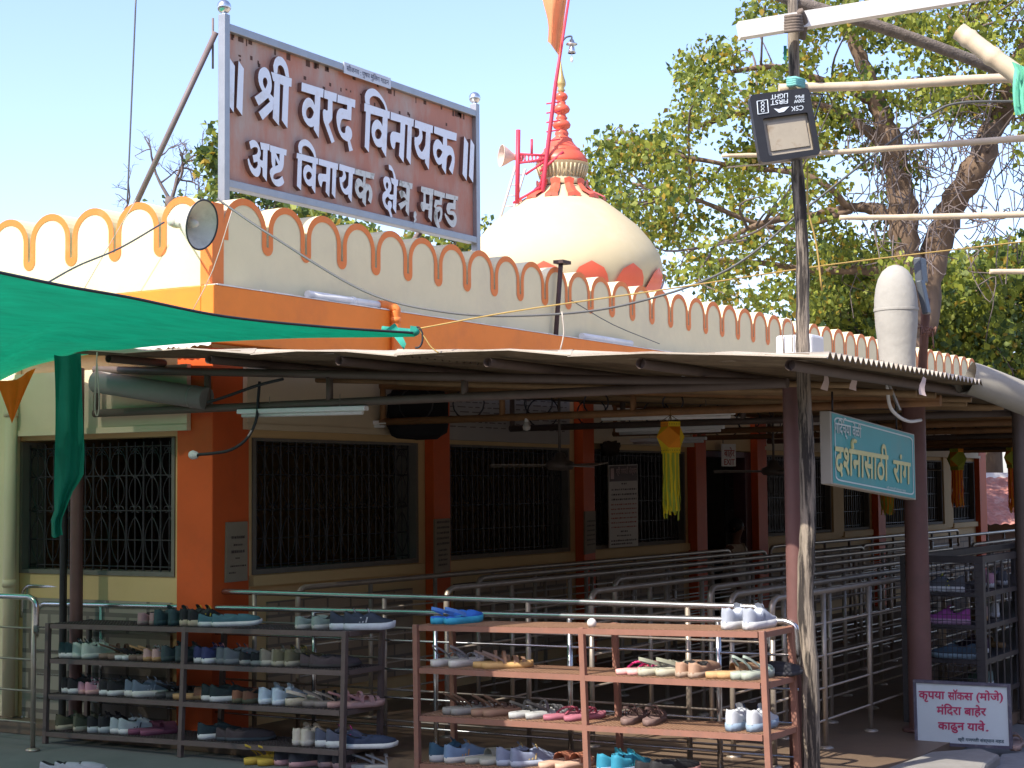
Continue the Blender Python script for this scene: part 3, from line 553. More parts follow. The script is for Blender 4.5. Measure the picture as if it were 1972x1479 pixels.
def truss(u, w0, w1, mt, zb, rings=True, ends=True):
    m = MB(); top = lambda w: roof_z(w)-.105
    m.tube([(w0, u, zb), (w1, u, zb)], .027, 10); m.tube([(w0, u, top(w0)), (w1, u, top(w1))], .027, 10)
    n = int((w1-w0)/.93)
    for i in range(n+1):
        w = w0+.02+(w1-w0-.04)*i/n
        if top(w)-zb > .09: m.tube([(w, u, zb), (w, u, top(w))], .022, 8)
    tr = m.build('truss', mt, SHED)
    if rings:
        m = MB()
        for i in range(n):
            for f in (.28, .72):
                w = w0+.02+(w1-w0-.04)*(i+f)/n; h = top(w)-zb
                if h > .12:
                    r = min(.16, h*.5); zc = (top(w)+zb)/2
                    m.tube([(w+r*1.2*math.cos(q), u+.01, zc+r*math.sin(q)) for q in np.linspace(0, 2*math.pi, 17)[:-1]], .006, 5, closed=True)
        m.build('ring_infill', IRON, tr)
truss(TR[0], -.93, 4.1, TRUSSD, 2.195, rings=False)
for i, u in enumerate(TR[1:]): truss(u, .14, 4.35, TRUSSO if i % 3 != 1 else TRUSSD, 2.16+.0*i)
def post(w, u, r, z1, mt=BROWNP, z0=.08): m = MB(); m.tube([(w, u, z0), (w, u, z0+.5), (w, u, z1)], r, 16, cap=False); m.tube([(w, u, z0), (w, u, z0+.02)], r*1.6, 16); return m.build('post', mt, SHED)
a = pu(148, 1000, -.2); post(a[0], -.20, .044, roof_z(a[0])-.1, z0=.081); LPOST = a
a = pu(122, 1100, .02-.1); post(a[0], -.08, .026, 2.3, IRON)
a = pu(1530, 1000, .03); post(a[0], .03, .050, roof_z(a[0])-.12); RPOST = a
a = pw(1768, 1150, 4.0); post(4.0, a[1], .075, roof_z(4.0)-.06, BROWNP)
_pp = pd(1968, 1000, 11.6); post(_pp[0], _pp[1], .05, 2.3, TRUSSD, .0)
for u in (5.2, 8.6, 12.0, 15.4): post(4.2, u, .05, roof_z(4.2)-.06, TRUSSD)
# gutter pipe running off the eave to the lower right
m = MB(); g0 = pd(1850, 725, 10.0); g1 = pd(1892, 736, 10.0); g2 = pd(2040, 795, 10.2)
pts = smooth_path([g0, g1, g2, pd(2200, 860, 10.4)], 5); n = 20; vs = []; R = .10; R2 = .094
m.tube(pts[3:], R, 20, cap=False); m.tube(pts[3:], R2, 20, cap=False)
half = []
for P in pts[:5]: half.append([P+np.array([R*math.cos(q)*.9, 0, R*math.sin(q)]) for q in np.linspace(math.pi, 2*math.pi, 12)])
m.grid(half); m.build('gutter', mat('gutter_cement', (.33, .30, .24), .85, .12, 5, dirt=(.24, .2, .16), dscale=4, damt=.4), SHED)
m = MB(); a = pd(1700, 712, 9.4); b = pd(1733, 790, 9.4); m.bar(a, b, .035, .01); m.build('hanger_strap', mat('galv', (.45, .43, .4), .5, .1, 9, metal=.4), SHED)
# ---------------------------------------------------------------- things on the shed roof
ASB = mat('vent_cement', (0.37, 0.35, 0.30), .9, .14, 5, dirt=(.22, .19, .15), dscale=5, damt=.4, bump=.2)
vb = pd(1728, 693, 10.6); kz = 10.6/3185; zb = vb[2]
V = thing('roof_vent', 'grey egg-shaped cement vent pipe standing on the corrugated shed roof', 'vent', (vb[0], vb[1], zb-.1))
m = MB(); m.lathe([(33*kz, -.12), (34*kz, .0), (36*kz, 30*kz), (40*kz, 65*kz), (41.5*kz, 97*kz)], (vb[0], vb[1], zb), 36); m.lathe([(42.5*kz, 94*kz), (43*kz, 97*kz), (42.5*kz, 100*kz)], (vb[0], vb[1], zb), 36); m.build('pipe', ASB, V)
m = MB(); m.lathe([(41.5*kz, 100*kz), (41*kz, 118*kz), (38*kz, 140*kz), (33*kz, 158*kz), (25*kz, 172*kz), (14*kz, 181*kz), (5*kz, 184*kz), (0, 184.5*kz)], (vb[0], vb[1], zb), 36); m.build('cap', ASB, V)
fp = pd(1775, 690, 10.8)
F = thing('flood_lamp_post', 'two small grey floodlights strapped to a rusty stub post beside the cement vent', 'lamp post', (fp[0], fp[1], fp[2]-.1))
m = MB(); m.tube([fp-[0, 0, .1], pd(1782, 610, 10.8), pd(1783, 575, 10.8)], .03, 8); m.build('stub', mat('rust_post', (.16, .08, .06), .8, .25, 12), F)
DG = mat('dark_grey_metal', (.075, .085, .095), .5, .15, 10)
m = MB(); m.bar(pd(1771, 497, 10.75), pd(1775, 545, 10.75), .05, .13); m.build('lamp_head', DG, F, bevel=.01)
m = MB(); m.bar(pd(1772, 540, 10.7), pd(1785, 605, 10.7), .04, .09); m.build('lamp_head', DG, F, bevel=.01)
m = MB()
for j in range(7):
    s_ = pd(1779+random.uniform(-8, 12), 645, 10.7); m.tube(smooth_path([s_, s_+[random.uniform(-.06, .06), 0, .05], s_+[random.uniform(-.09, .09), 0, random.uniform(-.12, .1)]], 4), .005, 5)
m.build('loose_wire', mat('wire_brown', (.2, .1, .07), .7), F)
bx = pd(1540, 690, 10.2)
Bx = thing('water_tank', 'small white plastic box tank on the roof behind the wooden pole', 'tank', bx)
m = MB(); w_ = .13; 
pts0 = [bx+np.array([dx, dy, -.05]) for dx, dy in ((-.12, -.1), (.12, -.1), (.12, .12), (-.12, .12))]; pts1 = [p*1.0+np.array([0, 0, .19]) for p in pts0]
m.add(pts0+pts1, [(0, 3, 2, 1), (4, 5, 6, 7), (0, 1, 5, 4), (1, 2, 6, 5), (2, 3, 7, 6), (3, 0, 4, 7)]); m.build('tank_body', WHITE, Bx, bevel=.02)
m = MB(); m.tube(smooth_path([bx+[-.06, -.11, .02], bx+[-.06, -.12, .2], bx+[-.03, -.12, .24], bx+[0, -.12, .2], bx+[0, -.12, .03]], 4), .004, 5); m.build('wire_handle', STEEL, Bx)
a = pw(1070, 633, .05); b = pw(1080, 508, .05)
K = thing('roof_post', 'thin dark rusty post with a flat cap rising from the ledge before the dome', 'post', (.05, a[1], 3.01))
m = MB(); m.tube([(.05, a[1], 3.0), (.05, b[1], b[2])], .022, 8); m.build('pole', mat('rusty_dark', (.07, .04, .035), .8, .25, 14), K); m = MB(); m.box((.0, b[1]-.05, b[2]), (.1, b[1]+.10, b[2]+.03)); m.build('cap', _M['rusty_dark'], K)
# ---------------------------------------------------------------- horn loudspeakers
HORN = mat('horn_grey', (.60, .55, .46), .5, .12, 8, metal=.0, dirt=(.26, .22, .17), dscale=6, damt=.4)
def horn(name, label, centre, axis, R, L, mt, rimm):
    c = np.array(centre, float); ax = np.array(axis, float); ax /= np.linalg.norm(ax)
    H = thing(name, label, 'loudspeaker', c-ax*L*.6)
    m = MB(); prof = [(R*.22, -L), (R*.26, -L*.98), (R*.30, -L*.72), (R*.42, -L*.58), (R*.72, -L*.32), (R*.93, -L*.1), (R, 0)]
    m.lathe(prof, c, 36, ax); m.lathe([(r*.965, h) for r, h in prof[1:]][::-1], c, 36, ax); m.build('bell', mt, H)
    m = MB(); m.lathe([(R*1.0, -.006), (R*1.03, 0), (R*1.0, .008), (R*.95, 0)], c, 36, ax); m.build('rim', rimm, H)
    m = MB(); m.lathe([(0, -L*1.28), (R*.25, -L*1.26), (R*.30, -L*1.1), (R*.30, -L*.95), (R*.24, -L*.9)], c, 20, ax); m.lathe([(0, -L*.45), (R*.22, -L*.45), (R*.12, -L*.2), (0, -L*.18)], c, 16, ax); m.build('driver', mt, H)
    return H
cv = -CF; rt = CR; up = CU
hc = pu(389, 433, -.28)
H1 = horn('horn_loudspeaker', 'large dented grey horn loudspeaker tied to the corner of the orange parapet', hc, rt*.87-up*.17+cv*.42, .163, .20, HORN, RUBBER)
m = MB(); m.tube([hc-rt*.14+[0, 0, .0], np.array([-.15, .0, 3.42])], .012, 6); m.tube([hc-rt*.2, np.array([-.30, .0, 3.45])], .008, 6); m.build('mount', STEEL, H1)
# ---------------------------------------------------------------- mast, flag, bell lamp on the dome side
D2 = 20.0; q = lambda x, y, d=D2: pd(x, y, d)
RAIL = mat('mast_red', (.55, .045, .075), .5, .1, 8)
MS = thing('lattice_mast', 'leaning thin red steel mast and ladder frame beside the dome', 'mast', (q(1045, 400)[0], q(1045, 400)[1], 3.0))
m = MB(); m.tube([q(1040, 420), q(1049, 330), q(1070, 160), q(1100, -30)], [.028, .028, .022, .014], 8); m.tube([q(1030, 395), q(1055, 300), q(1072, 160)], .014, 6)
for t in np.linspace(0, 1, 14):
    a = np.array([1031+t*39, 385-t*200]); b = np.array([1042+t*26, 385-t*200]); m.tube([q(*a), q(b[0]+9*(1-t)*.6, b[1]-4)], .008, 5)
m.build('mast_pole', RAIL, MS)
m = MB()
for (a, b) in (((998, 250), (996, 392)), ((1024, 268), (1024, 296)), ((996, 296), (1055, 300)), ((998, 314), (1055, 306)), ((1012, 336), (1050, 310)), ((988, 391), (1050, 355)), ((1040, 330), (1085, 292))):
    m.tube([q(*a), q(*b)], .028 if a[0] == 998 and a[1] == 250 else .016, 6)
for i in range(7): m.tube([q(1002+i*7, 297), q(1006+i*7, 314)], .008, 4); m.tube([q(1006+i*7, 297), q(1002+i*7, 314)], .008, 4)
for i in range(5): m.tube([q(1052, 200+i*18), q(1079, 196+i*18)], .010, 5)
m.build('cross_frame', RAIL, MS)
m = MB(); LG = mat('ladder_grey', (.55, .53, .5), .5, .1, 8)
m.tube([q(955, 450, 20.6), q(993, 320, 20.6)], .016, 6); m.tube([q(975, 450, 20.6), q(1012, 325, 20.6)], .016, 6)
for i in range(6): m.tube([q(957+i*6.2, 440-i*21, 20.6), q(977+i*6.2, 437-i*20, 20.6)], .010, 5)
m.build('ladder', LG, MS)
horn('horn_loudspeaker', 'small pinkish horn loudspeaker on the red mast frame left of the dome', q(966, 300), -rt*.93+cv*.3+up*.05, .135, .22, mat('horn_pink', (.62, .47, .38), .5, .08, 8), mat('horn_rim2', (.5, .38, .3), .5))
FL = mat('flag_orange', (.86, .36, .16), .8, .08, 5, trans=.45); rr = []
for i in range(13):
    t = i/12; row = []
    for j in range(8):
        s_ = j/7; xl = 1051-4*math.sin(t*4)+10*max(0, t-.7); xr = 1104-26*t; y = -90+t*178
        x = xl+(xr-xl)*s_+(4*math.sin(t*9+1) if j == 0 else 0); yy = y+22*s_*t**4-8*(1-s_)*t**3
        row.append(q(x, yy, D2+.10*math.sin(s_*7+t*3)))
    rr.append(row)
m = MB(); m.grid(rr); tag(m.build('temple_flag', FL, loc=q(1085, 60)), 'faded saffron flag hanging from the top of the red mast', 'flag')
BL = thing('bell_lamp', 'small steel bell with hood and bulb hanging from the flag mast', 'bell', q(1100, 118))
m = MB(); m.tube(smooth_path([q(1083, 80), q(1090, 72), q(1100, 70), q(1101, 76)], 4), .012, 6); m.build('arm', DG, BL)
m = MB(); c = q(1101, 92); kk = D2/3185; m.lathe([(0, 17*kk), (4*kk, 16*kk), (6*kk, 10*kk), (11*kk, 8*kk), (11*kk, 6*kk), (3*kk, 5*kk)], c, 20); m.build('hood', CHROME, BL)
m = MB(); m.lathe([(3*kk, 5*kk), (5*kk, 2*kk), (6*kk, -5*kk), (8*kk, -11*kk), (7*kk, -11*kk)], c, 20); m.build('bell_body', CHROME, BL)
m = MB(); m.lathe([(.5*kk, -11*kk), (1*kk, -17*kk), (3*kk, -24*kk), (2*kk, -28*kk), (0, -29*kk)], c, 12); m.build('clapper', WHITE, BL)
# ---------------------------------------------------------------- wooden pole and bamboo frame
def dist(P): return (np.array(P)-CAM)@_FW
BARK = stretch(mat('weathered_wood', (0.30, 0.245, 0.185), .9, .45, 34, dirt=(.03, .024, .02), dscale=26, damt=.96, dpos=(.47, .56), bump=.7), (1, 1, .07))
BAMB = mat('bamboo', (0.62, 0.49, 0.33), .6, .12, 7, dirt=(.4, .28, .17), dscale=6, damt=.4)
LOGM = mat('grey_log', (0.19, 0.155, 0.125), .9, .35, 26, dirt=(.05, .04, .035), dscale=18, damt=.6, bump=.5)
UP = -.10; random.seed(21)
ctrl = [pu(1526, -10, UP), pu(1529, 120, UP), pu(1534, 300, UP), pu(1545, 480, UP), pu(1546, 690, UP), pu(1553, 850, UP), pu(1556, 1000, UP), pu(1551, 1150, UP), pu(1560, 1300, UP), pu(1562, 1450, UP)]
e = ctrl[-1].copy(); e[2] = .002; ctrl.append(e); path = smooth_path(ctrl, 8); L = len(path)
m = MB(); kd = dist(ctrl[4])/3185; rad = [(10+8.5*i/L+random.uniform(-1.0, 1.2))*kd for i in range(L)]; m.tube(path, rad, 14)
POLE = tag(m.build('wooden_pole', BARK, loc=e), 'tall crooked weathered wooden pole standing at the shed front corner', 'pole')
D = dist(ctrl[1])
TB = thing('timber_beam', 'white painted square beam tied across the top of the wooden pole', 'beam', pd(1422, 62, D-.12))
m = MB(); m.bar(pd(1422, 60, D-.14), pd(1905, -18, D-.10), .07, .085); m.build('beam_body', mat('whitewashed', (.70, .66, .60), .7, .1, 6, dirt=(.45, .38, .3), dscale=5, damt=.4), TB)
m = MB()
for i in range(6):
    y = 30+i*5.5; m.tube(smooth_path([pd(1512, y+3, D-.2), pd(1527, y+1, D-.23), pd(1542, y, D-.2), pd(1552, y-3, D)], 3), .011, 6)
m.tube(smooth_path([pd(1540, 20, D-.2), pd(1549, 40, D-.16), pd(1545, 75, D-.1)], 4), .02, 6); m.build('lashing', mat('rope_dark', (.17, .13, .10), .9, .3, 20), TB)
def log(name, label, cat, pts, r0, r1, mt, nodes=False, hole=False, grp=None):
    P = smooth_path(pts, 10); n = len(P); rs = []
    for i in range(n):
        r = r0+(r1-r0)*i/(n-1)
        if nodes and i % 7 == 3: r *= 1.13
        rs.append(r*(1+random.uniform(-.02, .02)))
    m = MB(); m.tube(P, rs, 12, cap=not hole)
    t = thing(name, label, cat, P[0], grp) if hole else None
    if hole:
        d = P[1]-P[0]; d /= np.linalg.norm(d); m.lathe([(rs[0], 0), (rs[0]*.4, -.002), (rs[0]*.38, .06), (0, .06)], P[0], 12, d); m.build('stem', mt, t); return t
    return tag(m.build(name, mt, loc=P[0]), label, cat, grp)
log('log_rafter', 'dark grey log sloping down right from the top of the wooden pole', 'log', [pd(1495, -12, D+.05), pd(1560, 12, D+.05), pd(1690, 50, D+.1), pd(1905, 128, D+.3), pd(2040, 185, D+.4)], .036, .030, LOGM)
log('bamboo_rafter', 'thick cut bamboo with a hollow end at the top right corner', 'bamboo', [pd(1847, 60, 6.2), pd(1910, 108, 6.15), pd(1990, 166, 6.1), pd(2100, 245, 6)], .034, .036, BAMB, True, True)
log('bamboo_rail', 'pale bamboo rail tied just above the black floodlight', 'bamboo', [pd(1500, 170, D-.07), pd(1700, 164, D-.05), pd(1880, 153, D-.02), pd(2050, 146, D)], .024, .027, BAMB, True)
log('bamboo_rail', 'long bamboo rail crossing behind the black floodlight', 'bamboo', [pd(1390, 300, D+.06), pd(1560, 296, D+.1), pd(1750, 283, D+.12), pd(1972, 266, D+.2), pd(2050, 258, D+.2)], .010, .023, BAMB, True)
log('bamboo_stick', 'thin split bamboo stick under the long rail by the floodlight', 'bamboo', [pd(1400, 322, D+.1), pd(1470, 316, D+.1), pd(1545, 308, D+.1)], .004, .005, BAMB)
log('bamboo_rail', 'bamboo rail in front of the forked tree trunks', 'bamboo', [pd(1617, 419, 10.5), pd(1760, 418, 10.5), pd(1972, 413, 10.5), pd(2080, 409, 10.5)], .016, .024, BAMB, True)
log('bamboo_rail', 'short pale bamboo tip low at the right edge of the trees', 'bamboo', [pd(1906, 523, 10.5), pd(1972, 523, 10.5), pd(2080, 524, 10.5)], .016, .018, BAMB, True)
GRC = mat('green_cloth', (.18, .62, .42), .8, .1, 8, trans=.3)
m = MB(); G = [[pd(1956+14*t-6*math.sin(s_*3)+(0 if s_ else -8), 118+s_*105+t*6-10*t*(s_ > .8), 6.05+.02*math.sin(t*6+s_*4)) for t in np.linspace(0, 2.4, 7)] for s_ in np.linspace(0, 1, 8)]
m.grid(G); tag(m.build('cloth_rag', GRC, loc=pd(1965, 120, 6.05)), 'pale green rag hanging from the bamboo at the right edge', 'rag')
m = MB()
for i in range(4): m.tube([pd(1517, 152+i*4, D-.1), pd(1531, 150+i*4, D-.16), pd(1548, 155+i*4, D-.1)], .011, 6)
tag(m.build('cloth_tie', mat('teal_cloth', (.20, .50, .44), .8, .1, 9), loc=pd(1531, 158, D-.1)), 'pale teal cloth tie wound round the wooden pole', 'tie')
m = MB(); m.grid([[pd(1509+t*6, 88+s_*28, D-.1) for t in (0, 1)] for s_ in (0, 1)]); tag(m.build('cloth_scrap', mat('dkgreen_cloth', (.02, .16, .11), .8, .1, 9), loc=pd(1511, 95, D-.1)), 'tiny dark green scrap of net on the upper wooden pole', 'scrap')
# ---------------------------------------------------------------- floodlight on the pole
DF = D-.22; fq = lambda x, y, d=0.0: pd(x, y, DF+d)
FLD = thing('floodlight', 'black square floodlight hung upside down on the wooden pole', 'floodlight', fq(1512, 313))
TL, TRr, BR, BLl = (1443, 183), (1558, 168), (1581, 297), (1465, 314)
def bil(a, b): x = (1-b)*((1-a)*TL[0]+a*TRr[0])+b*((1-a)*BLl[0]+a*BR[0]); y = (1-b)*((1-a)*TL[1]+a*TRr[1])+b*((1-a)*BLl[1]+a*BR[1]); return x, y
def rr_loop(a0, b0, a1, b1, r, n=5):
    L = []
    for cx, cy, s0 in ((a1-r, b0+r, -90), (a1-r, b1-r, 0), (a0+r, b1-r, 90), (a0+r, b0+r, 180)):
        for i in range(n): an = math.radians(s0+90*i/(n-1)); L.append((cx+r*math.cos(an), cy+r*math.sin(an)))
    return L
back = np.array(_FW)*.075
m = MB(); lo = rr_loop(0, 0, 1, 1, .07); hi = rr_loop(.155, .36, .905, .915, .03)
O = [fq(*bil(*p)) for p in lo]; I = [fq(*bil(*p)) for p in hi]; k = len(O)
m.add(O+I, [(i, (i+1) % k, k+(i+1) % k, k+i) for i in range(k)], False); m.add(O+[p+back for p in O], [(i, k+i, k+(i+1) % k, (i+1) % k) for i in range(k)]+[[k+i for i in range(k)]], False)
I2 = [p+_FW*.03 for p in I]; m.add(I+I2, [(i, (i+1) % k, k+(i+1) % k, k+i) for i in range(k)], False)
for i in range(6): m.bar(fq(*bil(.1+.16*i, .1))+back, fq(*bil(.1+.16*i, .9))+back, .01, .05)
fix_normals(m.build('housing', BLACKP, FLD))
GLASS = mat('lamp_reflector', (.40, .34, .25), .35, .1, 5, dirt=(.20, .10, .03), dscale=4.5, damt=.8)
m = MB(); m.add(I2, [list(range(k))[::-1]], False); fix_normals(m.build('reflector', GLASS, FLD))
m = MB(); h = hi[0]; Q = [fq(*bil(*p))+_FW*.022 for p in rr_loop(.22, .42, .86, .84, .01)]; m.add(Q+[p+_FW*.007 for p in Q], [list(range(k))]+[(i, (i+1) % k, k+(i+1) % k, k+i) for i in range(k)], False); fix_normals(m.build('led_panel', mat('led_yellow', (.36, .31, .23), .5, .12, 9, dirt=(.16, .09, .035), dscale=9, damt=.8), FLD))
m = MB(); aa = fq(1557, 178)+back*.5; bb = fq(1592, 172)+back*1.5; cc = fq(1574, 226)+back*1.5; dd = fq(1563, 228)+back*.5
m.bar(aa, bb, .03, .006); m.bar(bb, cc, .03, .006); m.bar(cc, dd, .03, .006); m.build('bracket', BLACKP, FLD)
INKW = mat('lamp_print', (.62, .68, .72), .6)
m = MB(); nrm = -_FW
def ft(body, xr, xl, yb, yh, yr=None, bold=0.01):
    put_text(m, body, fq(xr, yb), fq(xl, yb+ (xr-xl)*.115), fq(xr, yh), nrm, lift=.003, bold=bold, hh=.70)
ft('FIRST', 1517, 1484, 190.5, 199.5); ft('LIGHT', 1517, 1484, 179.5, 188.5); ft('200W', 1549, 1529, 190.5, 197); ft('IP66', 1548, 1531, 182.5, 189); ft('CSK', 1547, 1523, 203, 212, bold=.0)
m.prism([fq(1490, 209, -.003), fq(1500, 210, -.003), fq(1507, 207, -.003), fq(1520, 205, -.003), fq(1510, 215, -.003), fq(1500, 217, -.003)], _FW*.002)
lp = [(1458, 195), (1478, 192), (1480, 217), (1460, 220)]
for i in range(4): m.bar(fq(*lp[i], -.003), fq(*lp[(i+1) % 4], -.003), .004, .003)
for yy in (199, 206, 213): m.tube([fq(1469+3*math.cos(a), yy+3*math.sin(a), -.003) for a in np.linspace(0, 6.283, 11)[:-1]], .0022, 4, closed=True)
m.build('printed_marks', INKW, FLD)
# ---------------------------------------------------------------- hanging teal sign
TW = 4.24; TS = [pw(x, y, TW) for x, y in ((1597, 932), (1757, 963), (1768, 837), (1603, 792))]
zb0, zb1, zt1, zt0 = [p[2] for p in TS]; TU0, TU1 = (TS[0][1]+TS[3][1])/2, (TS[1][1]+TS[2][1])/2
SGN = thing('queue_sign', 'teal hanging sign with yellow lettering between the wooden pole and maroon post', 'sign', (TW, (TU0+TU1)/2, zb0))
def tp(a, b, off=0.0): return np.array([TW+off, TU0+(TU1-TU0)*a, (zb0+(zb1-zb0)*a)*(1-b)+(zt0+(zt1-zt0)*a)*b])
TEAL = mat('teal_panel', (.055, .33, .31), .45, .08, 4, dirt=(.13, .26, .22), dscale=2, damt=.5)
m = MB(); m.prism([tp(0, 0), tp(1, 0), tp(1, 1), tp(0, 1)], (-.06, 0, 0)); fix_normals(m.build('casing', mat('sign_casing', (.42, .37, .29), .6, .08, 5), SGN, bevel=.003))
m = MB(); m.add([tp(.012, .02, .002), tp(.988, .02, .002), tp(.988, .98, .002), tp(.012, .98, .002)], [(0, 1, 2, 3)]); fix_normals(m.build('panel', TEAL, SGN))
m = MB(); lo = rr_loop(.035, .06, .965, .94, .05); li = rr_loop(.043, .08, .957, .92, .045); k = len(lo)
m.add([tp(*p, .0045) for p in lo]+[tp(*p, .0045) for p in li], [(i, (i+1) % k, k+(i+1) % k, k+i) for i in range(k)], False); fix_normals(m.build('border_line', mat('sign_white', (.62, .68, .62), .5, .05, 6), SGN))
m = MB(); PT = lambda x, y: pw(x, y, TW+.004)
def tt(body, xa, ya, xb, yb, yh, bold=.012, hh=.62): put_text(m, body, PT(xa, ya), PT(xb, yb), PT(xa, yh), (1, 0, 0), lift=.001, bold=bold, hh=hh)
tt('गिदच्या वेळी', 1607, 833, 1658, 843, 814, .014); m.tube(smooth_path([PT(1624, 815), PT(1623.5, 809), PT(1626, 806), PT(1628.5, 808)], 4), .005, 5); tt('श्री गणपती संस्थान महड', 1707, 941, 1744, 948, 937, .0)
m.build('small_lettering', _M['sign_white'], SGN)
m = MB(); tt('दशनासाठी', 1608, 911, 1710, 925, 861, .022); tt('रांग', 1720, 927, 1753, 932, 887, .022)
m.tube(smooth_path([PT(1641, 864), PT(1640, 853), PT(1643, 848), PT(1647, 850)], 4), .012, 6)
m.build('large_lettering', mat('sign_yellow', (.66, .60, .26), .5, .06, 6), SGN)
m = MB(); m.tube([tp(.1, 1, -.04), tp(.1, 1, -.04)+[0, 0, .12]], .006, 5); m.tube([tp(.85, 1, -.04), tp(.85, 1, -.04)+[0, 0, .25]], .006, 5); m.build('hanger', IRON, SGN)
m = MB(); m.tube(smooth_path([pw(1708, 705, TW), pw(1712, 775, TW), pw(1728, 800, TW), pw(1750, 811, TW), pw(1773, 809, TW)], 6), .011, 8); tag(m.build('conduit', PVC, loc=pw(1708, 705, TW)), 'bent white conduit hanging from the shed eave above the teal sign', 'conduit')
# ---------------------------------------------------------------- white socks sign
SU = 1.86; SS = [pu(x, y, SU) for x, y in ((1762, 1434), (1949, 1443), (1944, 1318), (1758, 1309))]
SK = thing('notice_sign', 'white notice board with pink lettering propped on concrete at the cage rack', 'sign', (SS[0]+SS[1])/2)
def sp(a, b, off=0.0): 
    p = (SS[0]*(1-a)+SS[1]*a)*(1-b)+(SS[3]*(1-a)+SS[2]*a)*b; return p+np.array([0, -off, 0])
m = MB(); fw, fh = .028, .045
for q_ in (((0, 0), (1, 0), (1, fh), (0, fh)), ((0, 1-fh), (1, 1-fh), (1, 1), (0, 1)), ((0, fh), (fw, fh), (fw, 1-fh), (0, 1-fh)), ((1-fw, fh), (1, fh), (1, 1-fh), (1-fw, 1-fh))):
    m.prism([sp(*p) for p in q_], (0, .03, 0))
fix_normals(m.build('frame', mat('sign_frame_dark', (.10, .095, .13), .5, .2, 9, dirt=(.4, .37, .37), dscale=10, damt=.4), SK))
m = MB(); m.prism([sp(fw, fh, -.01), sp(1-fw, fh, -.01), sp(1-fw, 1-fh, -.01), sp(fw, 1-fh, -.01)], (0, .01, 0)); fix_normals(m.build('panel', mat('sign_board_white', (.60, .68, .70), .5, .04, 4, dirt=(.48, .5, .5), dscale=5, damt=.3), SK))
sq = lambda x, y: pu(1740+x/8.5, 1290+y/8.5, SU)
m = MB()
def st(body, xa, ya, xb, yb, yh, bold=.026, hh=.62): put_text(m, body, sq(xa, ya), sq(xb, yb), sq(xa, yh), (0, -1, 0), lift=-.008, bold=bold, hh=hh)
st('कृपया', 245, 470, 665, 482, 352); st('सॉक', 722, 490, 990, 497, 372); st('स', 985, 497, 1128, 500, 380); st('(मोजे)', 1190, 498, 1618, 506, 388)
st('मंिदरा', 540, 728, 938, 740, 608); st('बाहेर', 990, 745, 1345, 752, 630); st('काढुन', 560, 975, 988, 988, 862); st('यावे', 1040, 995, 1325, 1003, 880); st('.', 1350, 1005, 1378, 1006, 925, .05)
m.build('pink_lettering', mat('sign_pink', (.50, .045, .13), .5, .05, 8), SK)
m = MB(); st('श्री गणपती संस्थान महड', 885, 1165, 1640, 1202, 1118, .012); m.build('small_lettering', mat('sign_ink', (.06, .12, .15), .6), SK)
Z1 = .11
kb = [pz(x, y, Z1) for x, y in ((1640, 1520), (1705, 1478), (1790, 1447), (1890, 1440), (1925, 1452), (1900, 1470), (1880, 1520))]
m = MB(); m.prism([p for p in kb], (0, 0, -.105)); tag(fix_normals(m.build('concrete_block', SLABM, loc=kb[3]*[1, 1, 0], bevel=.02)), 'low worn grey concrete block under the white pink-lettered notice', 'concrete block')
kb = [pz(x, y, .05) for x, y in ((1930, 1452), (2060, 1440), (2060, 1520), (1885, 1520))]
m = MB(); m.prism(kb, (0, 0, -.046)); tag(fix_normals(m.build('paving_slab', mat('dark_kerb', (.2, .2, .2), .9, .2, 6, bump=.4), loc=kb[1]*[1, 1, 0])), 'dark rough paving slab at the bottom right corner', 'slab')
# ---------------------------------------------------------------- boards and plaques on the temple
def board(name, label, cat, pl, px, thick, nrm, mt, frame=None):
    P = [pl(x, y) for x, y in px]; t = thing(name, label, cat, (P[0]+P[1])/2); nn = np.array(nrm, float)
    m = MB(); m.prism(P, -nn*thick); fix_normals(m.build('panel', mt, t)); return t, P
INK = mat('notice_ink', (.07, .05, .045), .7); INKR = mat('notice_red_ink', (.42, .10, .07), .7)
def lines(t, P, nrm, rows, mt, name='text_lines', seed=1):
    """rows of short dashes: text too far off to read"""
    r = random.Random(seed); m = MB(); nn = np.array(nrm, float)*.003
    f = lambda a, b: (P[0]*(1-a)+P[1]*a)*(1-b)+(P[3]*(1-a)+P[2]*a)*b+nn
    for (b0, h, a0, a1) in rows:
        a = a0
        while a < a1:
            w = r.uniform(.02, .07); e = min(a1, a+w); m.add([f(a, b0), f(e, b0), f(e, b0+h*r.uniform(.7, 1)), f(a, b0+h*r.uniform(.7, 1))], [(0, 1, 2, 3)]); a = e+r.uniform(.012, .03)
    m.build(name, mt, t)
MARB = mat('plaque_stone', (.28, .23, .165), .7, .12, 6, dirt=(.2, .17, .13), dscale=4, damt=.4)
X = (1, 0, 0)
t, P = board('stone_plaque', 'grey stone plaque on the orange corner pillar', 'plaque', lambda x, y: pw(x, y, .075), ((436, 1122), (477, 1118), (477, 1004), (438, 1006)), .018, X, MARB)
lines(t, P, X, [(.72, .05, .2, .85), (.6, .035, .3, .75), (.48, .05, .2, .85), (.38, .03, .4, .6), (.25, .03, .15, .9), (.14, .03, .1, .4)], INK)
t, P = board('stone_plaque', 'pale stone plaque on the second orange pillar', 'plaque', lambda x, y: pw(x, y, P1[2]+.018), ((838, 1105), (867, 1100), (867, 998), (838, 1000)), .016, X, MARB)
lines(t, P, X, [(.92-.1*i, .045, .1, .92) for i in range(5)]+[(.40-.09*i, .04, .2, .8) for i in range(4)], INK, seed=2)
t, P = board('stone_plaque', 'small stone plaque on the third orange pillar', 'plaque', lambda x, y: pw(x, y, P2[2]+.018), ((1127, 1068), (1147, 1064), (1147, 984), (1127, 985)), .016, X, MARB)
lines(t, P, X, [(.75-.11*i, .04, .15, .9) for i in range(6)], INK, seed=3)
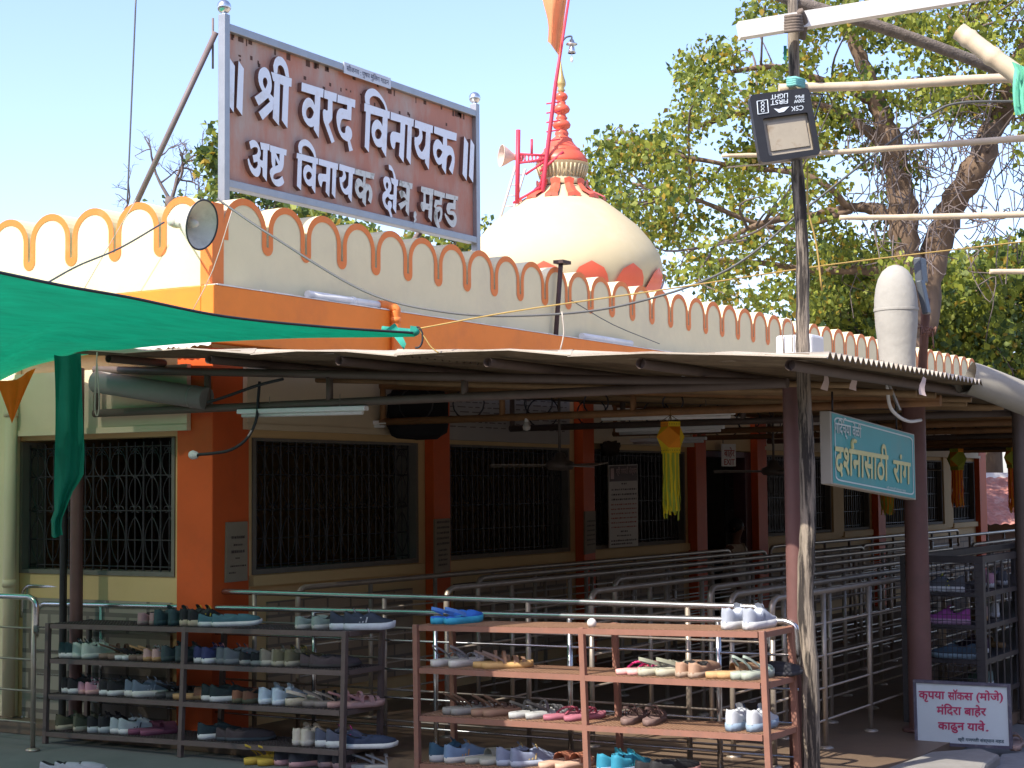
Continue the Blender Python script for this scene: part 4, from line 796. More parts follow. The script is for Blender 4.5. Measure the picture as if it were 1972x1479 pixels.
t, P = board('donation_board', 'wide text board above the second grilled window', 'board', lambda x, y: pw(x, y, .06), ((855, 846), (1097, 856), (1097, 748), (855, 733)), .05, X, mat('board_paper', (.40, .36, .30), .6, .06, 4))
lines(t, P, X, [(.90-.085*i, .022, .04, .46) for i in range(9)]+[(.90-.085*i, .022, .54, .97) for i in range(9)], mat('faded_ink', (.16, .12, .10), .7), seed=4)
t, P = board('notice_banner', 'tall printed notice with dark heading tied on the third window grille', 'banner', lambda x, y: pw(x, y, .05), ((1174, 1055), (1229, 1051), (1228, 894), (1172, 896)), .012, X, mat('banner_paper', (.58, .53, .46), .6, .05, 4))
f = lambda a, b: (P[0]*(1-a)+P[1]*a)*(1-b)+(P[3]*(1-a)+P[2]*a)*b+np.array([.0015, 0, 0])
m = MB(); m.add([f(.02, .80), f(.98, .80), f(.98, .99), f(.02, .99)], [(0, 1, 2, 3)]); m.build('heading_band', mat('banner_head', (.10, .06, .05), .6), t)
m = MB(); PP = [f(.24, .89), f(.95, .89), f(.24, .95)]; put_text(m, 'श्री गणपती संस्थान', PP[0], PP[1], PP[2], X, lift=.002, bold=.01); m.add([f(.06, .83)+[.001, 0, 0], f(.17, .83)+[.001, 0, 0], f(.17, .96)+[.001, 0, 0], f(.06, .96)+[.001, 0, 0]], [(0, 1, 2, 3)]); m.build('heading_text', mat('banner_pink', (.55, .38, .34), .6), t)
lines(t, P, X, [(.76, .02, .42, .6)]+[(.69-.06*i, .022, .08, .94) for i in range(3)]+[(.18, .02, .38, .62), (.13, .02, .25, .75), (.07, .022, .05, .95), (.03, .022, .05, .8)], INK, seed=5)
lines(t, P, X, [(.51-.055*i, .018, .06, .94) for i in range(6)], INKR, 'red_text_lines', 6)
t, P = board('exit_sign', 'small white exit sign with red letters over the dark doorway', 'sign', lambda x, y: pw(x, y, .10), ((1391, 898), (1417, 898), (1417, 855), (1391, 855)), .012, X, mat('exit_white', (.80, .76, .68), .6, .05, 5))
m = MB(); put_text(m, 'EXIT', pw(1394, 895, .10), pw(1414, 895, .10), pw(1394, 884, .10), X, lift=.003, bold=.03, hh=.70); put_text(m, 'बाहेर', pw(1394, 879, .10), pw(1414, 879, .10), pw(1394, 867, .10), X, lift=.003, bold=.02); m.build('lettering', mat('exit_red', (.45, .07, .03), .5), t)
m = MB(); m.tube([(.09, P[0][1]+.05, P[2][2]), (.09, P[0][1]+.05, 2.2)], .004, 5); m.build('hanger', IRON, t)
# the next shed over: its roof meets the first one at the gutter and shuts off the sky on that side
NB = thing('neighbour_shed', 'second low shed roof beyond the gutter at the right edge', 'shed', (7.5, 3.0, 0))
m = MB(); rows_ = []
for i in range(int(14.0/.0127)):
    u = 4.6+i*.0127; rows_.append([(w, u, 2.16+(w-5.0)*.07+.016*math.sin(2*math.pi*u/.076)) for w in (5.0, 8.0, 12.0)])
G = np.array(rows_); m.grid(G); m.m = 1; m.grid((G-[0, 0, .006])[:, ::-1]); m.build('roof_sheet', [SHEET, SHEETU], NB)
for u in (4.9, 8.2, 11, 13.8, 16.6):
    m = MB(); m.tube([(5.05, u, 2.10), (11.9, u, 2.58)], .03, 8); m.build('rafter', TRUSSD, NB)
    for w in (8.5, 11.8): m = MB(); m.tube([(w, u, .0), (w, u, 2.14+(w-5)*.07)], .045, 10); m.build('post', BROWNP, NB)
# unseen walls added behind and beside the viewer to block low sky light
CW_ = mat('blocker_warm_brown', (0.26, 0.185, 0.12), .9, .12, 1.5)
m = MB(); m.box((-22, -19.3, 0), (34, -19, 7.5)); m.box((14.5, -19, 0), (14.8, 30, 5.0)); m.box((-22.3, -19, 0), (-22, 12, 4.5))
tag(m.build('sky_blocker_walls', CW_), kind='structure')
# ---------------------------------------------------------------- paper lanterns
YEL = mat('lantern_yellow', (.90, .70, .03), .7, .08, 8, trans=.4); ORG_ = mat('lantern_orange', (.92, .35, .02), .7, .08, 8, trans=.4)
LIME = mat('lantern_lime', (.42, .50, .06), .7, .1, 8, trans=.4); REDO = mat('lantern_red', (.72, .13, .02), .7, .1, 8, trans=.4)
def lantern(label, P, s, cols, tail, rot=0.3, seed=0):
    """P top centre; s half width"""
    r = random.Random(seed); P = np.array(P, float); t = thing('paper_lantern', label, 'lantern', P-[0, 0, s*2.4], 'paper lanterns under the shed')
    ang = lambda i, o=0: rot+math.pi/2*i+o
    def ringp(rad, z, o): return [P+np.array([rad*math.cos(ang(i, o)), rad*math.sin(ang(i, o)), -z]) for i in range(4)]
    top, top2, mid, bot, bot2 = ringp(s*.75, 0, 0), ringp(s*.75, s*.38, 0), ringp(s*1.25, s*1.15, math.pi/4), ringp(s*.75, s*1.95, 0), ringp(s*.72, s*2.4, 0)
    m = MB()
    for i in range(4):
        j = (i+1) % 4; m.m = i % 2
        m.add([top[i], top[j], top2[j], top2[i]], [(0, 1, 2, 3)], False)
        m.m = (i+1) % 2; m.add([top2[i], top2[j], mid[i]], [(0, 1, 2)], False); m.add([bot[i], bot[j], mid[i]], [(0, 2, 1)], False)
        m.m = 2 if i % 2 else 0; m.add([top2[j], mid[i], bot[j], mid[j]], [(0, 1, 2, 3)], False)
    m.build('shade', cols[:3], t)
    m = MB()
    for i in range(4): j = (i+1) % 4; m.add([bot[i], bot[j], bot2[j], bot2[i]], [(0, 1, 2, 3)], False)
    m.build('skirt', cols[3], t)
    m = MB(); N = 22
    for i in range(N):
        q = 2*math.pi*i/N; a = P+np.array([s*.62*math.cos(q), s*.62*math.sin(q), -s*2.35]); L = tail*r.uniform(.88, 1.05); d = np.array([-math.sin(q), math.cos(q), 0])*s*.085; pts = []
        for k_ in range(6): f = k_/5; c = a+np.array([r.uniform(-.03, .03)*f*s*4, r.uniform(-.03, .03)*f*s*4, -L*f]); pts.append([c-d, c+d])
        m.m = i % 2 if len(cols) > 4 else 0; m.grid(pts, smooth=False)
    m.build('streamers', cols[4:6] if len(cols) > 5 else [cols[3]], t)
    m = MB(); m.tube([P, P+[.0, 0, s*1.2]], .003, 4)
    for i in range(4): m.tube([top[i], P+[0, 0, s*.5]], .002, 4)
    # punched dots along the rims
    for i in range(4):
        j = (i+1) % 4
        for k_ in range(5):
            c = top[i]*(1-(k_+.5)/5)+top[j]*(k_+.5)/5-[0, 0, s*.19]; m.ball(c*1.0, s*.035, 6)
            c = bot[i]*(1-(k_+.5)/5)+bot[j]*(k_+.5)/5-[0, 0, s*.2]; m.ball(c, s*.035, 6)
    m.build('string', mat('lantern_string', (.2, .1, .02), .8), t)
lantern('yellow and orange paper lantern with long yellow streamers, the nearest and brightest', pd(1291, 812, 10.3), .083, [ORG_, YEL, YEL, YEL, YEL, LIME], .40, .25, 1)
lantern('lime and orange paper lantern with red streamers right of the maroon post', pd(1842, 864, 15.5), .085, [LIME, ORG_, LIME, LIME, REDO, ORG_], .34, .5, 2)
lantern('paper lantern half hidden by the far dark post at the right edge', pd(1950, 862, 14.5), .075, [LIME, ORG_, ORG_, LIME, ORG_, REDO], .38, .1, 3)
lantern('orange paper lantern hidden behind the teal sign, only its streamers showing', pd(1706, 866, 14.2), .09, [ORG_, REDO, ORG_, ORG_, ORG_, LIME], .34, .9, 4)
# ---------------------------------------------------------------- tube lights, bulbs, fans
TUBE = mat('tube_white', (.85, .85, .81), .4, .03, 6)
def tubelight(label, u, xa, ya, xb, yb):
    A_, B_ = pu(xa, ya, u), pu(xb, yb, u); t = thing('tube_light', label, 'tube light', (A_+B_)/2, 'unlit tube lights hanging from the trusses')
    m = MB(); m.bar(A_, B_, .05, .030); m.build('batten', TUBE, t, bevel=.006); m = MB(); m.tube([A_+[.03, -.0, -.026], B_+[-.03, 0, -.026]], .013, 8); m.build('tube', PVC, t)
    m = MB()
    for f in (.25, .8): P = A_*(1-f)+B_*f; m.tube([P, P+[0, 0, .09]], .003, 4)
    m.build('hanging_wire', STEEL, t)
tubelight('long white tube light hanging left at the shed front near the corner pillar', TR[0]-.02, 460, 793, 706, 786)
tubelight('white tube light on the second truss beside the black bundle', TR[1], 556, 820, 747, 813)
tubelight('white tube light on the second truss above the yellow lantern', TR[1]+.05, 1152, 800, 1414, 794)
tubelight('white tube light on the third truss behind the yellow lantern', TR[2]+.03, 1187, 829, 1394, 822)
tubelight('white tube light deep in the shed above the doorway', TR[3]+.03, 1215, 848, 1360, 844)
def bulb(label, P, L): 
    P = np.array(P, float); t = thing('light_bulb', label, 'light bulb', P); m = MB(); m.tube([P+[0, 0, .06], P+[0, 0, L]], .003, 4); m.build('cord', RUBBER, t)
    m = MB(); m.lathe([(.012, .06), (.014, .035)], P, 10); m.build('holder', WHITE, t); m = MB(); m.lathe([(.013, .036), (.02, .02), (.03, 0), (.024, -.02), (0, -.031)], P, 14); m.build('glass', mat('bulb_glass', (.5, .47, .42), .08, .05, 4, spec=.8), t)
bulb('clear bulb on a long cord in front of the text board', pd(1014, 822, 11.6), .30); bulb('small clear bulb close under the roof near the middle of the shed', pd(1316, 742, 10.6), .10)
def fan(label, P, top, rot):
    P = np.array(P, float); t = thing('ceiling_fan', label, 'ceiling fan', P, 'ceiling fans in the shed'); FM = mat('fan_brown', (.16, .13, .11), .4, .15, 8); m = MB(); m.tube([P+[0, 0, .05], [P[0], P[1], top]], .012, 8); m.build('rod', FM, t)
    m = MB(); m.lathe([(0, .11), (.04, .10), (.06, .05), (.11, .03), (.12, 0), (.10, -.03), (0, -.04)], P, 20); m.build('motor', FM, t)
    for i in range(3):
        q_ = rot+i*2*math.pi/3; d = np.array([math.cos(q_), math.sin(q_), 0]); n_ = np.array([-d[1], d[0], .18]); m = MB(); m.prism([P+d*.10-n_*.035, P+d*.55-n_*.06, P+d*.56+n_*.06, P+d*.10+n_*.035], (0, 0, .006)); m.build('blade', mat('fan_blade', (.33, .29, .24), .4, .1, 8), t)
fan('brown ceiling fan in front of the second pillar', pd(1078, 897, 13.2), 2.4, math.radians(215)); fan('ceiling fan hanging before the exit doorway', pd(1490, 908, 15.5), 2.4, math.radians(205)); fan('ceiling fan far back over the queue near the right lantern', pd(1735, 905, 18.5), 2.4, 1.0)
# dark bundle, nest, lamp holder and cable
random.seed(9)
def lump(name, label, cat, a, b, mt, jit, dep):
    P = [[a[0], a[1]], [b[0], b[1]]]; m = MB(); n, k_ = 9, 9; c = pd((a[0]+b[0])/2, (a[1]+b[1])/2, dep); hx = (b[0]-a[0])/2*dep/3185; hz = (b[1]-a[1])/2*dep/3185
    vs = []; N = 18
    for i in range(10):
        th = math.pi*i/9
        for j in range(N):
            ph = 2*math.pi*j/N; f = lambda x, e: math.copysign(abs(x)**e, x); R = 1+random.uniform(-jit, jit)
            vs.append(c+CR*hx*f(math.sin(th), .4)*f(math.cos(ph), .5)*R+_FW*.14*f(math.sin(th), .4)*f(math.sin(ph), .5)*R+np.array([0, 0, hz*f(math.cos(th), .5)*R]))
    m.add(vs, [(i*N+j, (i+1)*N+j, (i+1)*N+(j+1) % N, i*N+(j+1) % N) for i in range(9) for j in range(N)], True); o = m.build(name, mt, loc=c); return tag(o, label, cat)
BCL = mat('black_cloth', (.012, .011, .012), .9, .3, 9)
lump('cloth_bundle', 'black cloth bundle hanging under the second truss by the window', 'bundle', (745, 748), (862, 845), BCL, .06, pu(800, 800, TR[1]+.25)@_FW-CAM@_FW)
lump('bird_nest', 'dark twiggy nest on a rod above the tall printed notice', 'nest', (1158, 852), (1192, 876), mat('nest', (.05, .035, .025), .9, .3, 20), .3, pu(1175, 862, TR[3])@_FW-CAM@_FW)
HP = pu(371, 876, -.34)
LH = thing('lamp_holder', 'white lamp holder on a bent black cable by the orange corner pillar', 'lamp holder', HP)
m = MB(); m.tube(smooth_path([HP, pu(410, 873, -.3), pu(445, 866, -.27), pu(475, 845, -.24), pu(493, 810, -.2), pu(497, 770, -.16), pu(500, 735, -.14)], 6), .010, 8); m.build('cable', RUBBER, LH)
m = MB(); m.lathe([(0, .02), (.022, .018), (.03, 0), (.024, -.03), (.012, -.045)], HP, 14, (-1, 0, .1)); m.build('socket', WHITE, LH)
m = MB(); m.tube(smooth_path([pu(400, 775, -.2), pu(440, 762, -.2), pu(497, 742, -.2), pu(545, 730, -.2)], 5), .010, 6); tag(m.build('black_hose', RUBBER, loc=pu(400, 775, -.2)), 'black hose running along the shed front to the grey pipe', 'hose')
# ---------------------------------------------------------------- steel queue rails
def rail(label, pts, post_s, rods=4, z0=.08, r=.019, group='steel queue rails', mt=STEEL, top_mt=None, rr=.0075):
    """pts: ground plan of the rail; z of top given in the points"""
    P = [np.array(p, float) for p in pts]; t = thing('queue_rail', label, 'railing', (P[0][0], P[0][1], z0), group)
    a, b = P[0], P[-1]; d = (b-a); L = np.linalg.norm(d[:2]); d = d/L
    dn = np.array([0, 0, -1.0]); R = .07
    m = MB(); up = [a+dn*R*3.2, a+dn*R, a+d*R*.3+dn*R*.3, a+d*R]; dnn = [b-d*R, b-d*R*.3+dn*R*.3, b+dn*R, b+dn*R*3.2]
    m.tube(smooth_path(up, 3)[:-1]+[a+d*R]+[a+d*(L*f) for f in np.linspace(.1, .9, 8)]+smooth_path(dnn, 3), r, 10); m.build('top_rail', top_mt or mt, t)
    for s_ in post_s:
        p = a+d*s_; m = MB(); zt = p[2]-(R*1.5 if s_ < .02 or s_ > L-.02 else .0); m.tube([(p[0], p[1], z0), (p[0], p[1], zt)], .016, 10); m.lathe([(.045, 0), (.045, .008), (.02, .018)], (p[0], p[1], z0), 14); m.build('post', mt, t)
    for i in range(rods):
        f = 1-(i+1)*.205; m = MB(); za = z0+(a[2]-z0)*f; zb = z0+(b[2]-z0)*f; m.tube([(a[0], a[1], za), (b[0], b[1], zb)], rr, 6); m.build('rod', mt, t)
    return t
ZR = 1.02
def frange(L, st, o=0.0): return [o+st*i for i in range(int((L-o)/st)+1)]
rows = [(3.72, .50, 9.0, 'first row from the viewer, beside the maroon post'), (3.36, .75, 7.6, 'second row behind the maroon post row'), (2.95, 1.35, 9.0, 'third row with a rounded end behind the pale grey shoes'), (2.45, .70, 8.2, 'fourth row, middle of the queue area'),
        (1.95, 1.95, 9.0, 'fifth row with a rounded end behind the sunlit rack'), (1.45, .60, 8.4, 'sixth row, two from the temple wall'), (.95, 1.75, 7.0, 'seventh row with a rounded end near the temple wall'), (.48, .30, 7.2, 'last row right along the temple wall'), (.50, 8.2, 15.0, 'far row along the wall past the doorway'), (3.4, 9.6, 16.5, 'far row at the back of the shed'), (2.3, 9.4, 16.5, 'far row behind the maroon post'), (1.3, 8.8, 15.5, 'far row in front of the doorway')]
for w, u0, u1, d in rows: rail('steel queue rail, '+d, [(w, u0, ZR), (w, u1, ZR)], frange(u1-u0, .80))
def rp(x, y, z): return pz(x, y, z)
R2 = [rp(45, 1128, 1.0), rp(1476, 1170, 1.0)]; u2 = (R2[0][1]+R2[1][1])/2
rail('long steel front rail, second one behind the shoe racks', [(R2[0][0], R2[0][1], 1.0), (R2[1][0], R2[1][1], 1.0)], frange(R2[1][0]-R2[0][0], 1.02, .05), group='front rails behind the shoe racks', mt=STEEL, top_mt=CHROME)
R1 = [pu(92, 1163, -.02), pu(1536, 1197, -.02)]; R1[0][0] -= .1
rail('long bright steel front rail directly behind the shoe racks', [tuple(R1[0]), tuple(R1[1])], frange(np.linalg.norm(R1[1]-R1[0]), .92, .62), group='front rails behind the shoe racks', mt=CHROME, top_mt=CHROME)
A_ = rp(70, 1150, .985); rail('short steel rail with a rounded end at the left edge', [(A_[0]-1.6, A_[1]-.02, .985), tuple(A_)], [0, .8, 1.58], z0=.004, group='front rails behind the shoe racks', mt=STEEL, top_mt=CHROME)
# ---------------------------------------------------------------- shoe racks
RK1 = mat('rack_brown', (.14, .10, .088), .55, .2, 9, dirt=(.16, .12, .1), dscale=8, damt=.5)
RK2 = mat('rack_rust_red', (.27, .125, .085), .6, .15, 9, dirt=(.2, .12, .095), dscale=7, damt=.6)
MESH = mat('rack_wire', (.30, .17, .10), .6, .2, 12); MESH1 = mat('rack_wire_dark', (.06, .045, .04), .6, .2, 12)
RACKS = {}
def rack(name, label, uf, dep, lv, posts, mt, wm, pw_=.031):
    w0, w1 = lv[0][0][0]-.02, lv[0][1][0]+.02; t = thing(name, label, 'shoe rack', ((w0+w1)/2, uf, 0)); RACKS[name] = (uf, dep, lv)
    zt = lambda w: lv[0][0][1]+(lv[0][1][1]-lv[0][0][1])*(w-lv[0][0][0])/(lv[0][1][0]-lv[0][0][0])
    for (wt, wb) in posts:
        for u in (uf+pw_/2, uf+dep-pw_/2):
            m = MB(); z0 = .081 if u > -.22 else .002; f = (wt-lv[0][0][0])/(lv[0][1][0]-lv[0][0][0]); m.bar((wb, u, z0), (wt, u, zt(wt)+.004), pw_, pw_); m.build('post', mt, t, bevel=.002)
    for (a, b) in lv:
        m = MB(); w0, z0 = a; w1, z1 = b; h = .029
        m.bar((w0+.02, uf+.004, z0-h/2), (w1-.02, uf+.004, z1-h/2), .006, h); m.bar((w0+.02, uf+.016, z0-.003), (w1-.02, uf+.016, z1-.003), .026, .005)
        m.bar((w0, uf+dep-.02, z0-h/2), (w1, uf+dep-.02, z1-h/2), .03, h)
        for w, z in ((w0, z0), (w1, z1), ((w0+w1)/2, (z0+z1)/2)): m.bar((w, uf+.036, z-h/2), (w, uf+dep-.036, z-h/2), .03, h)
        sh = m.build('shelf', mt, t)
        m = MB(); n = int((w1-w0)/.028); nd = int(dep/.028); zz = lambda w: z0+(z1-z0)*(w-w0)/(w1-w0)+.001
        for i in range(-nd, n):                                # expanded-metal diamonds
            for dr in (1, -1):
                wa = w0+i*.028 if dr == 1 else w0+(i+nd)*.028; ua, ub = uf+.03, uf+dep-.03; wb = wa+dr*nd*.028*.8
                wa_, wb_ = min(max(wa, w0), w1), min(max(wb, w0), w1)
                if abs(wa_-wb_) < .01: continue
                ta, tb_ = (wa_-wa)/(wb-wa), (wb_-wa)/(wb-wa)
                m.bar((wa_, ua+(ub-ua)*ta, zz(wa_)), (wb_, ua+(ub-ua)*tb_, zz(wb_)), .0035, .003)
        m.build('wire_mesh', wm, sh)
    return t
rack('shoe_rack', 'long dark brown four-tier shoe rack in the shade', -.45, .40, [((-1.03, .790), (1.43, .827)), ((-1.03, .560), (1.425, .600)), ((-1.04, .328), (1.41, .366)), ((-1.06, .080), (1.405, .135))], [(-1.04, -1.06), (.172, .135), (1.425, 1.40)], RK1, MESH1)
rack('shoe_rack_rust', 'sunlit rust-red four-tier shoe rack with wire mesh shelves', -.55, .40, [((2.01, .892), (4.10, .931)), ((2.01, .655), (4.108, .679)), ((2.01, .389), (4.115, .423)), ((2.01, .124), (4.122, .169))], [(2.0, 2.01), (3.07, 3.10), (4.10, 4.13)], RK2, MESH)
bpy.data.objects['shoe_rack_rust'].name = 'shoe_rack.001'; 
for d in (ORG,): d['shoe_rack.001'] = d['shoe_rack_rust']
# black cage rack
CU0, CW1, CW0 = 2.62, 4.30, 3.80
CG = thing('cage_rack', 'black steel cage shoe rack with bars and wire mesh at the right edge', 'shoe rack', ((CW0+CW1)/2, CU0, .08))
CUL = 5.4; ctop = pu(1888, 1072, CU0)[2]; CLV = [pu(1888, y, CU0)[2] for y in (1143, 1206, 1272, 1340)]
CAGE = mat('cage_black', (.05, .045, .045), .5, .25, 9, dirt=(.08, .06, .05), dscale=7, damt=.4)
for w, u in ((CW0, CU0), (CW1, CU0), (CW0, CUL), (CW1, CUL), (CW1, 4.0)): m = MB(); m.bar((w, u, .081), (w, u, ctop), .055, .055, (0, 1, 0)); m.build('post', CAGE, CG)
m = MB()
for a, b in (((CW0, CU0), (CW1, CU0)), ((CW1, CU0), (CW1, CUL)), ((CW0, CU0), (CW0, CUL)), ((CW0, CUL), (CW1, CUL))): m.bar((*a, ctop-.02), (*b, ctop-.02), .045, .045)
m.build('top_frame', CAGE, CG)
for z in CLV:
    m = MB(); m.box((CW0, CU0, z-.012), (CW1, CUL, z-.006)); m.bar((CW0, CU0-.01, z-.01), (CW1, CU0-.01, z-.01), .02, .03); m.bar((CW1+.01, CU0, z-.01), (CW1+.01, CUL, z-.01), .02, .032); m.build('shelf', CAGE, CG)
m = MB()
for i in range(16): u = CU0+.14+i*.17; m.bar((CW1+.012, u, .1), (CW1+.012, u, ctop), .006, .022)
m.build('side_bars', CAGE, CG)
m = MB()
for i in range(15): w = CW0+.03+(CW1-CW0-.06)*i/14; m.tube([(w, CU0-.025, .1), (w, CU0-.025, ctop-.05)], .0022, 4)
for i in range(26): z = .1+(ctop-.15)*i/25; m.tube([(CW0, CU0-.028, z), (CW1, CU0-.028, z)], .0022, 4)
m.build('wire_mesh', CAGE, CG)
# ---------------------------------------------------------------- shoes
LIN = mat('shoe_lining', (.03, .028, .027), .9, .2, 12)
def halfw(t): return np.interp(t, [0, .04, .12, .3, .45, .62, .75, .87, .95, 1.0], [.0, .019, .030, .033, .0335, .040, .043, .036, .024, .0])
def shift(t, s): return s*.007*math.sin(max(0, (t-.35)/.65)*math.pi*.7)
def outline(L, k, side, grow=0.0, n=14):
    T_ = np.array([0, .015, .05, .12, .22, .35, .48, .6, .72, .82, .9, .96, .99, 1.0]); a = [(k*(halfw(t)+grow)+shift(t, side), t*L) for t in T_]; b = [(-k*(halfw(t)+grow)+shift(t, side), t*L) for t in T_[1:-1]][::-1]; return a+b
def sole_mb(m, L, k, side, z0, z1, grow=0.0, toe=.012):
    O = outline(L, k, side, grow); n = len(O); sp_ = lambda y: toe*max(0, (y/L-.68)/.32)**2; cx = np.mean([p[0] for p in O])
    V = [(x*.95, y*.985+.002, z0+sp_(y)) for x, y in O]+[(x, y, z0*.5+z1*.5+sp_(y)) for x, y in O]+[(x*.97, y, z1+sp_(y)) for x, y in O]
    F = [[i for i in range(n)][::-1], [2*n+i for i in range(n)]]
    for r_ in (0, 1): F += [(r_*n+i, r_*n+(i+1) % n, (r_+1)*n+(i+1) % n, (r_+1)*n+i) for i in range(n)]
    m.add(V, F[:2], False); o = len(m.v)-len(V)
    for f in F[2:]: m.f.append([i+o for i in f]); m.mi.append(m.m); m.sm.append(True)
def closed_shoe(side, L=.285, k=1.08, zs=.03, ank=.085, low=.062, open_to=.46, thick=.5):
    up = MB(); T_ = np.linspace(.005, .985, 20); N = 13; sp_ = lambda t: .012*max(0, (t-.68)/.32)**2
    rings = []
    for t in T_:
        h = np.interp(t, [0, .05, .2, .36, .46, .55, .72, .86, .95, 1], [ank*1.0, ank*1.06, low*1.1, low*1.02, ank*.96, ank*.98, .066, .052, .042, .014]); hw = k*float(halfw(min(.985, max(t, .02))))*.98; row = []
        for j in range(N):
            a = math.pi*j/(N-1); c, s_ = math.cos(a), math.sin(a); sg = 1 if c >= 0 else -1; jj = min(j, N-1-j)
            if t < open_to:
                fx, fz = ((1, -.004/(h-zs)), (1.03, .36), (.97, .74), (.83, 1.0), (.74, .95), (.62, .22), (0, .18))[jj]; fz = max(fz, 1.0) if (t < .012 and jj > 3) else fz; x = sg*hw*fx+shift(t, side); z = zs+sp_(t)+(h-zs)*fz
            else:
                x = hw*math.copysign(abs(c)**.75, c)*(1-.15*s_*(t < .5))+shift(t, side); z = zs-.004+sp_(t)+(h-zs+.004)*s_**.62
            row.append((x, t*L+(.006*s_ if t < .04 else 0), z))
        rings.append(row)
    G = np.array(rings)
    up.m = 0; n0 = len(G)
    V = G.reshape(-1, 3); F = []; MI = []
    for i in range(n0-1):
        for j in range(N-1):
            F.append((i*N+j, (i+1)*N+j, (i+1)*N+j+1, i*N+j+1)); inside = (.0 < T_[i] < open_to-.03) and 3 <= j <= N-5; MI.append(1 if inside else 0)
    F.append(list(range(N))); MI.append(0); F.append([(n0-1)*N+j for j in range(N)][::-1]); MI.append(0)
    o = len(up.v); up.add(V, F, True); up.mi = MI; up.sm = [True]*len(F); up.sm[-1] = up.sm[-2] = False
    so_ = MB(); sole_mb(so_, L, k, side, 0, zs, .003)
    return up, so_
def band(m, y0, y1, hw, h, zs, sx, n=9, lean=0.0):
    a = [[(hw*math.cos(q_)+sx, y+lean*math.sin(q_), zs-.004+h*math.sin(q_)**.8) for q_ in np.linspace(0, math.pi, n)] for y in (y0, y1)]
    b = [[(p[0]*.93+sx*.07, p[1], p[2]-.003) for p in r_] for r_ in a]; m.grid(a); m.grid([r_[::-1] for r_ in b]); m.grid([a[0], b[0]]); m.grid([a[1], b[1]])
PROTO = {}
def lace_mb(L, k, ank):
    m = MB()
    for i in range(4): y = L*(.52+.055*i); z = .078-.0085*i+(.004 if ank > .09 else 0); w = k*.017; m.tube([(-w, y, z-.004), (0, y+.004, z+.003), (w, y, z-.004)], .0032, 5)
    m.tube(smooth_path([(0, L*.5, ank), (.018, L*.47, ank+.014), (.024, L*.5, ank-.006)], 3), .0026, 4); m.tube(smooth_path([(0, L*.5, ank), (-.018, L*.47, ank+.012), (-.026, L*.51, ank-.008)], 3), .0026, 4); return m
def tongue_mb(L, k, ank): m = MB(); m.grid([[(x*k*.016, L*(.56-.12*t), .07+(ank-.05)*t+(-.004 if abs(x) > .5 else .002)) for x in (-1, 0, 1)] for t in np.linspace(0, 1, 4)]); return m
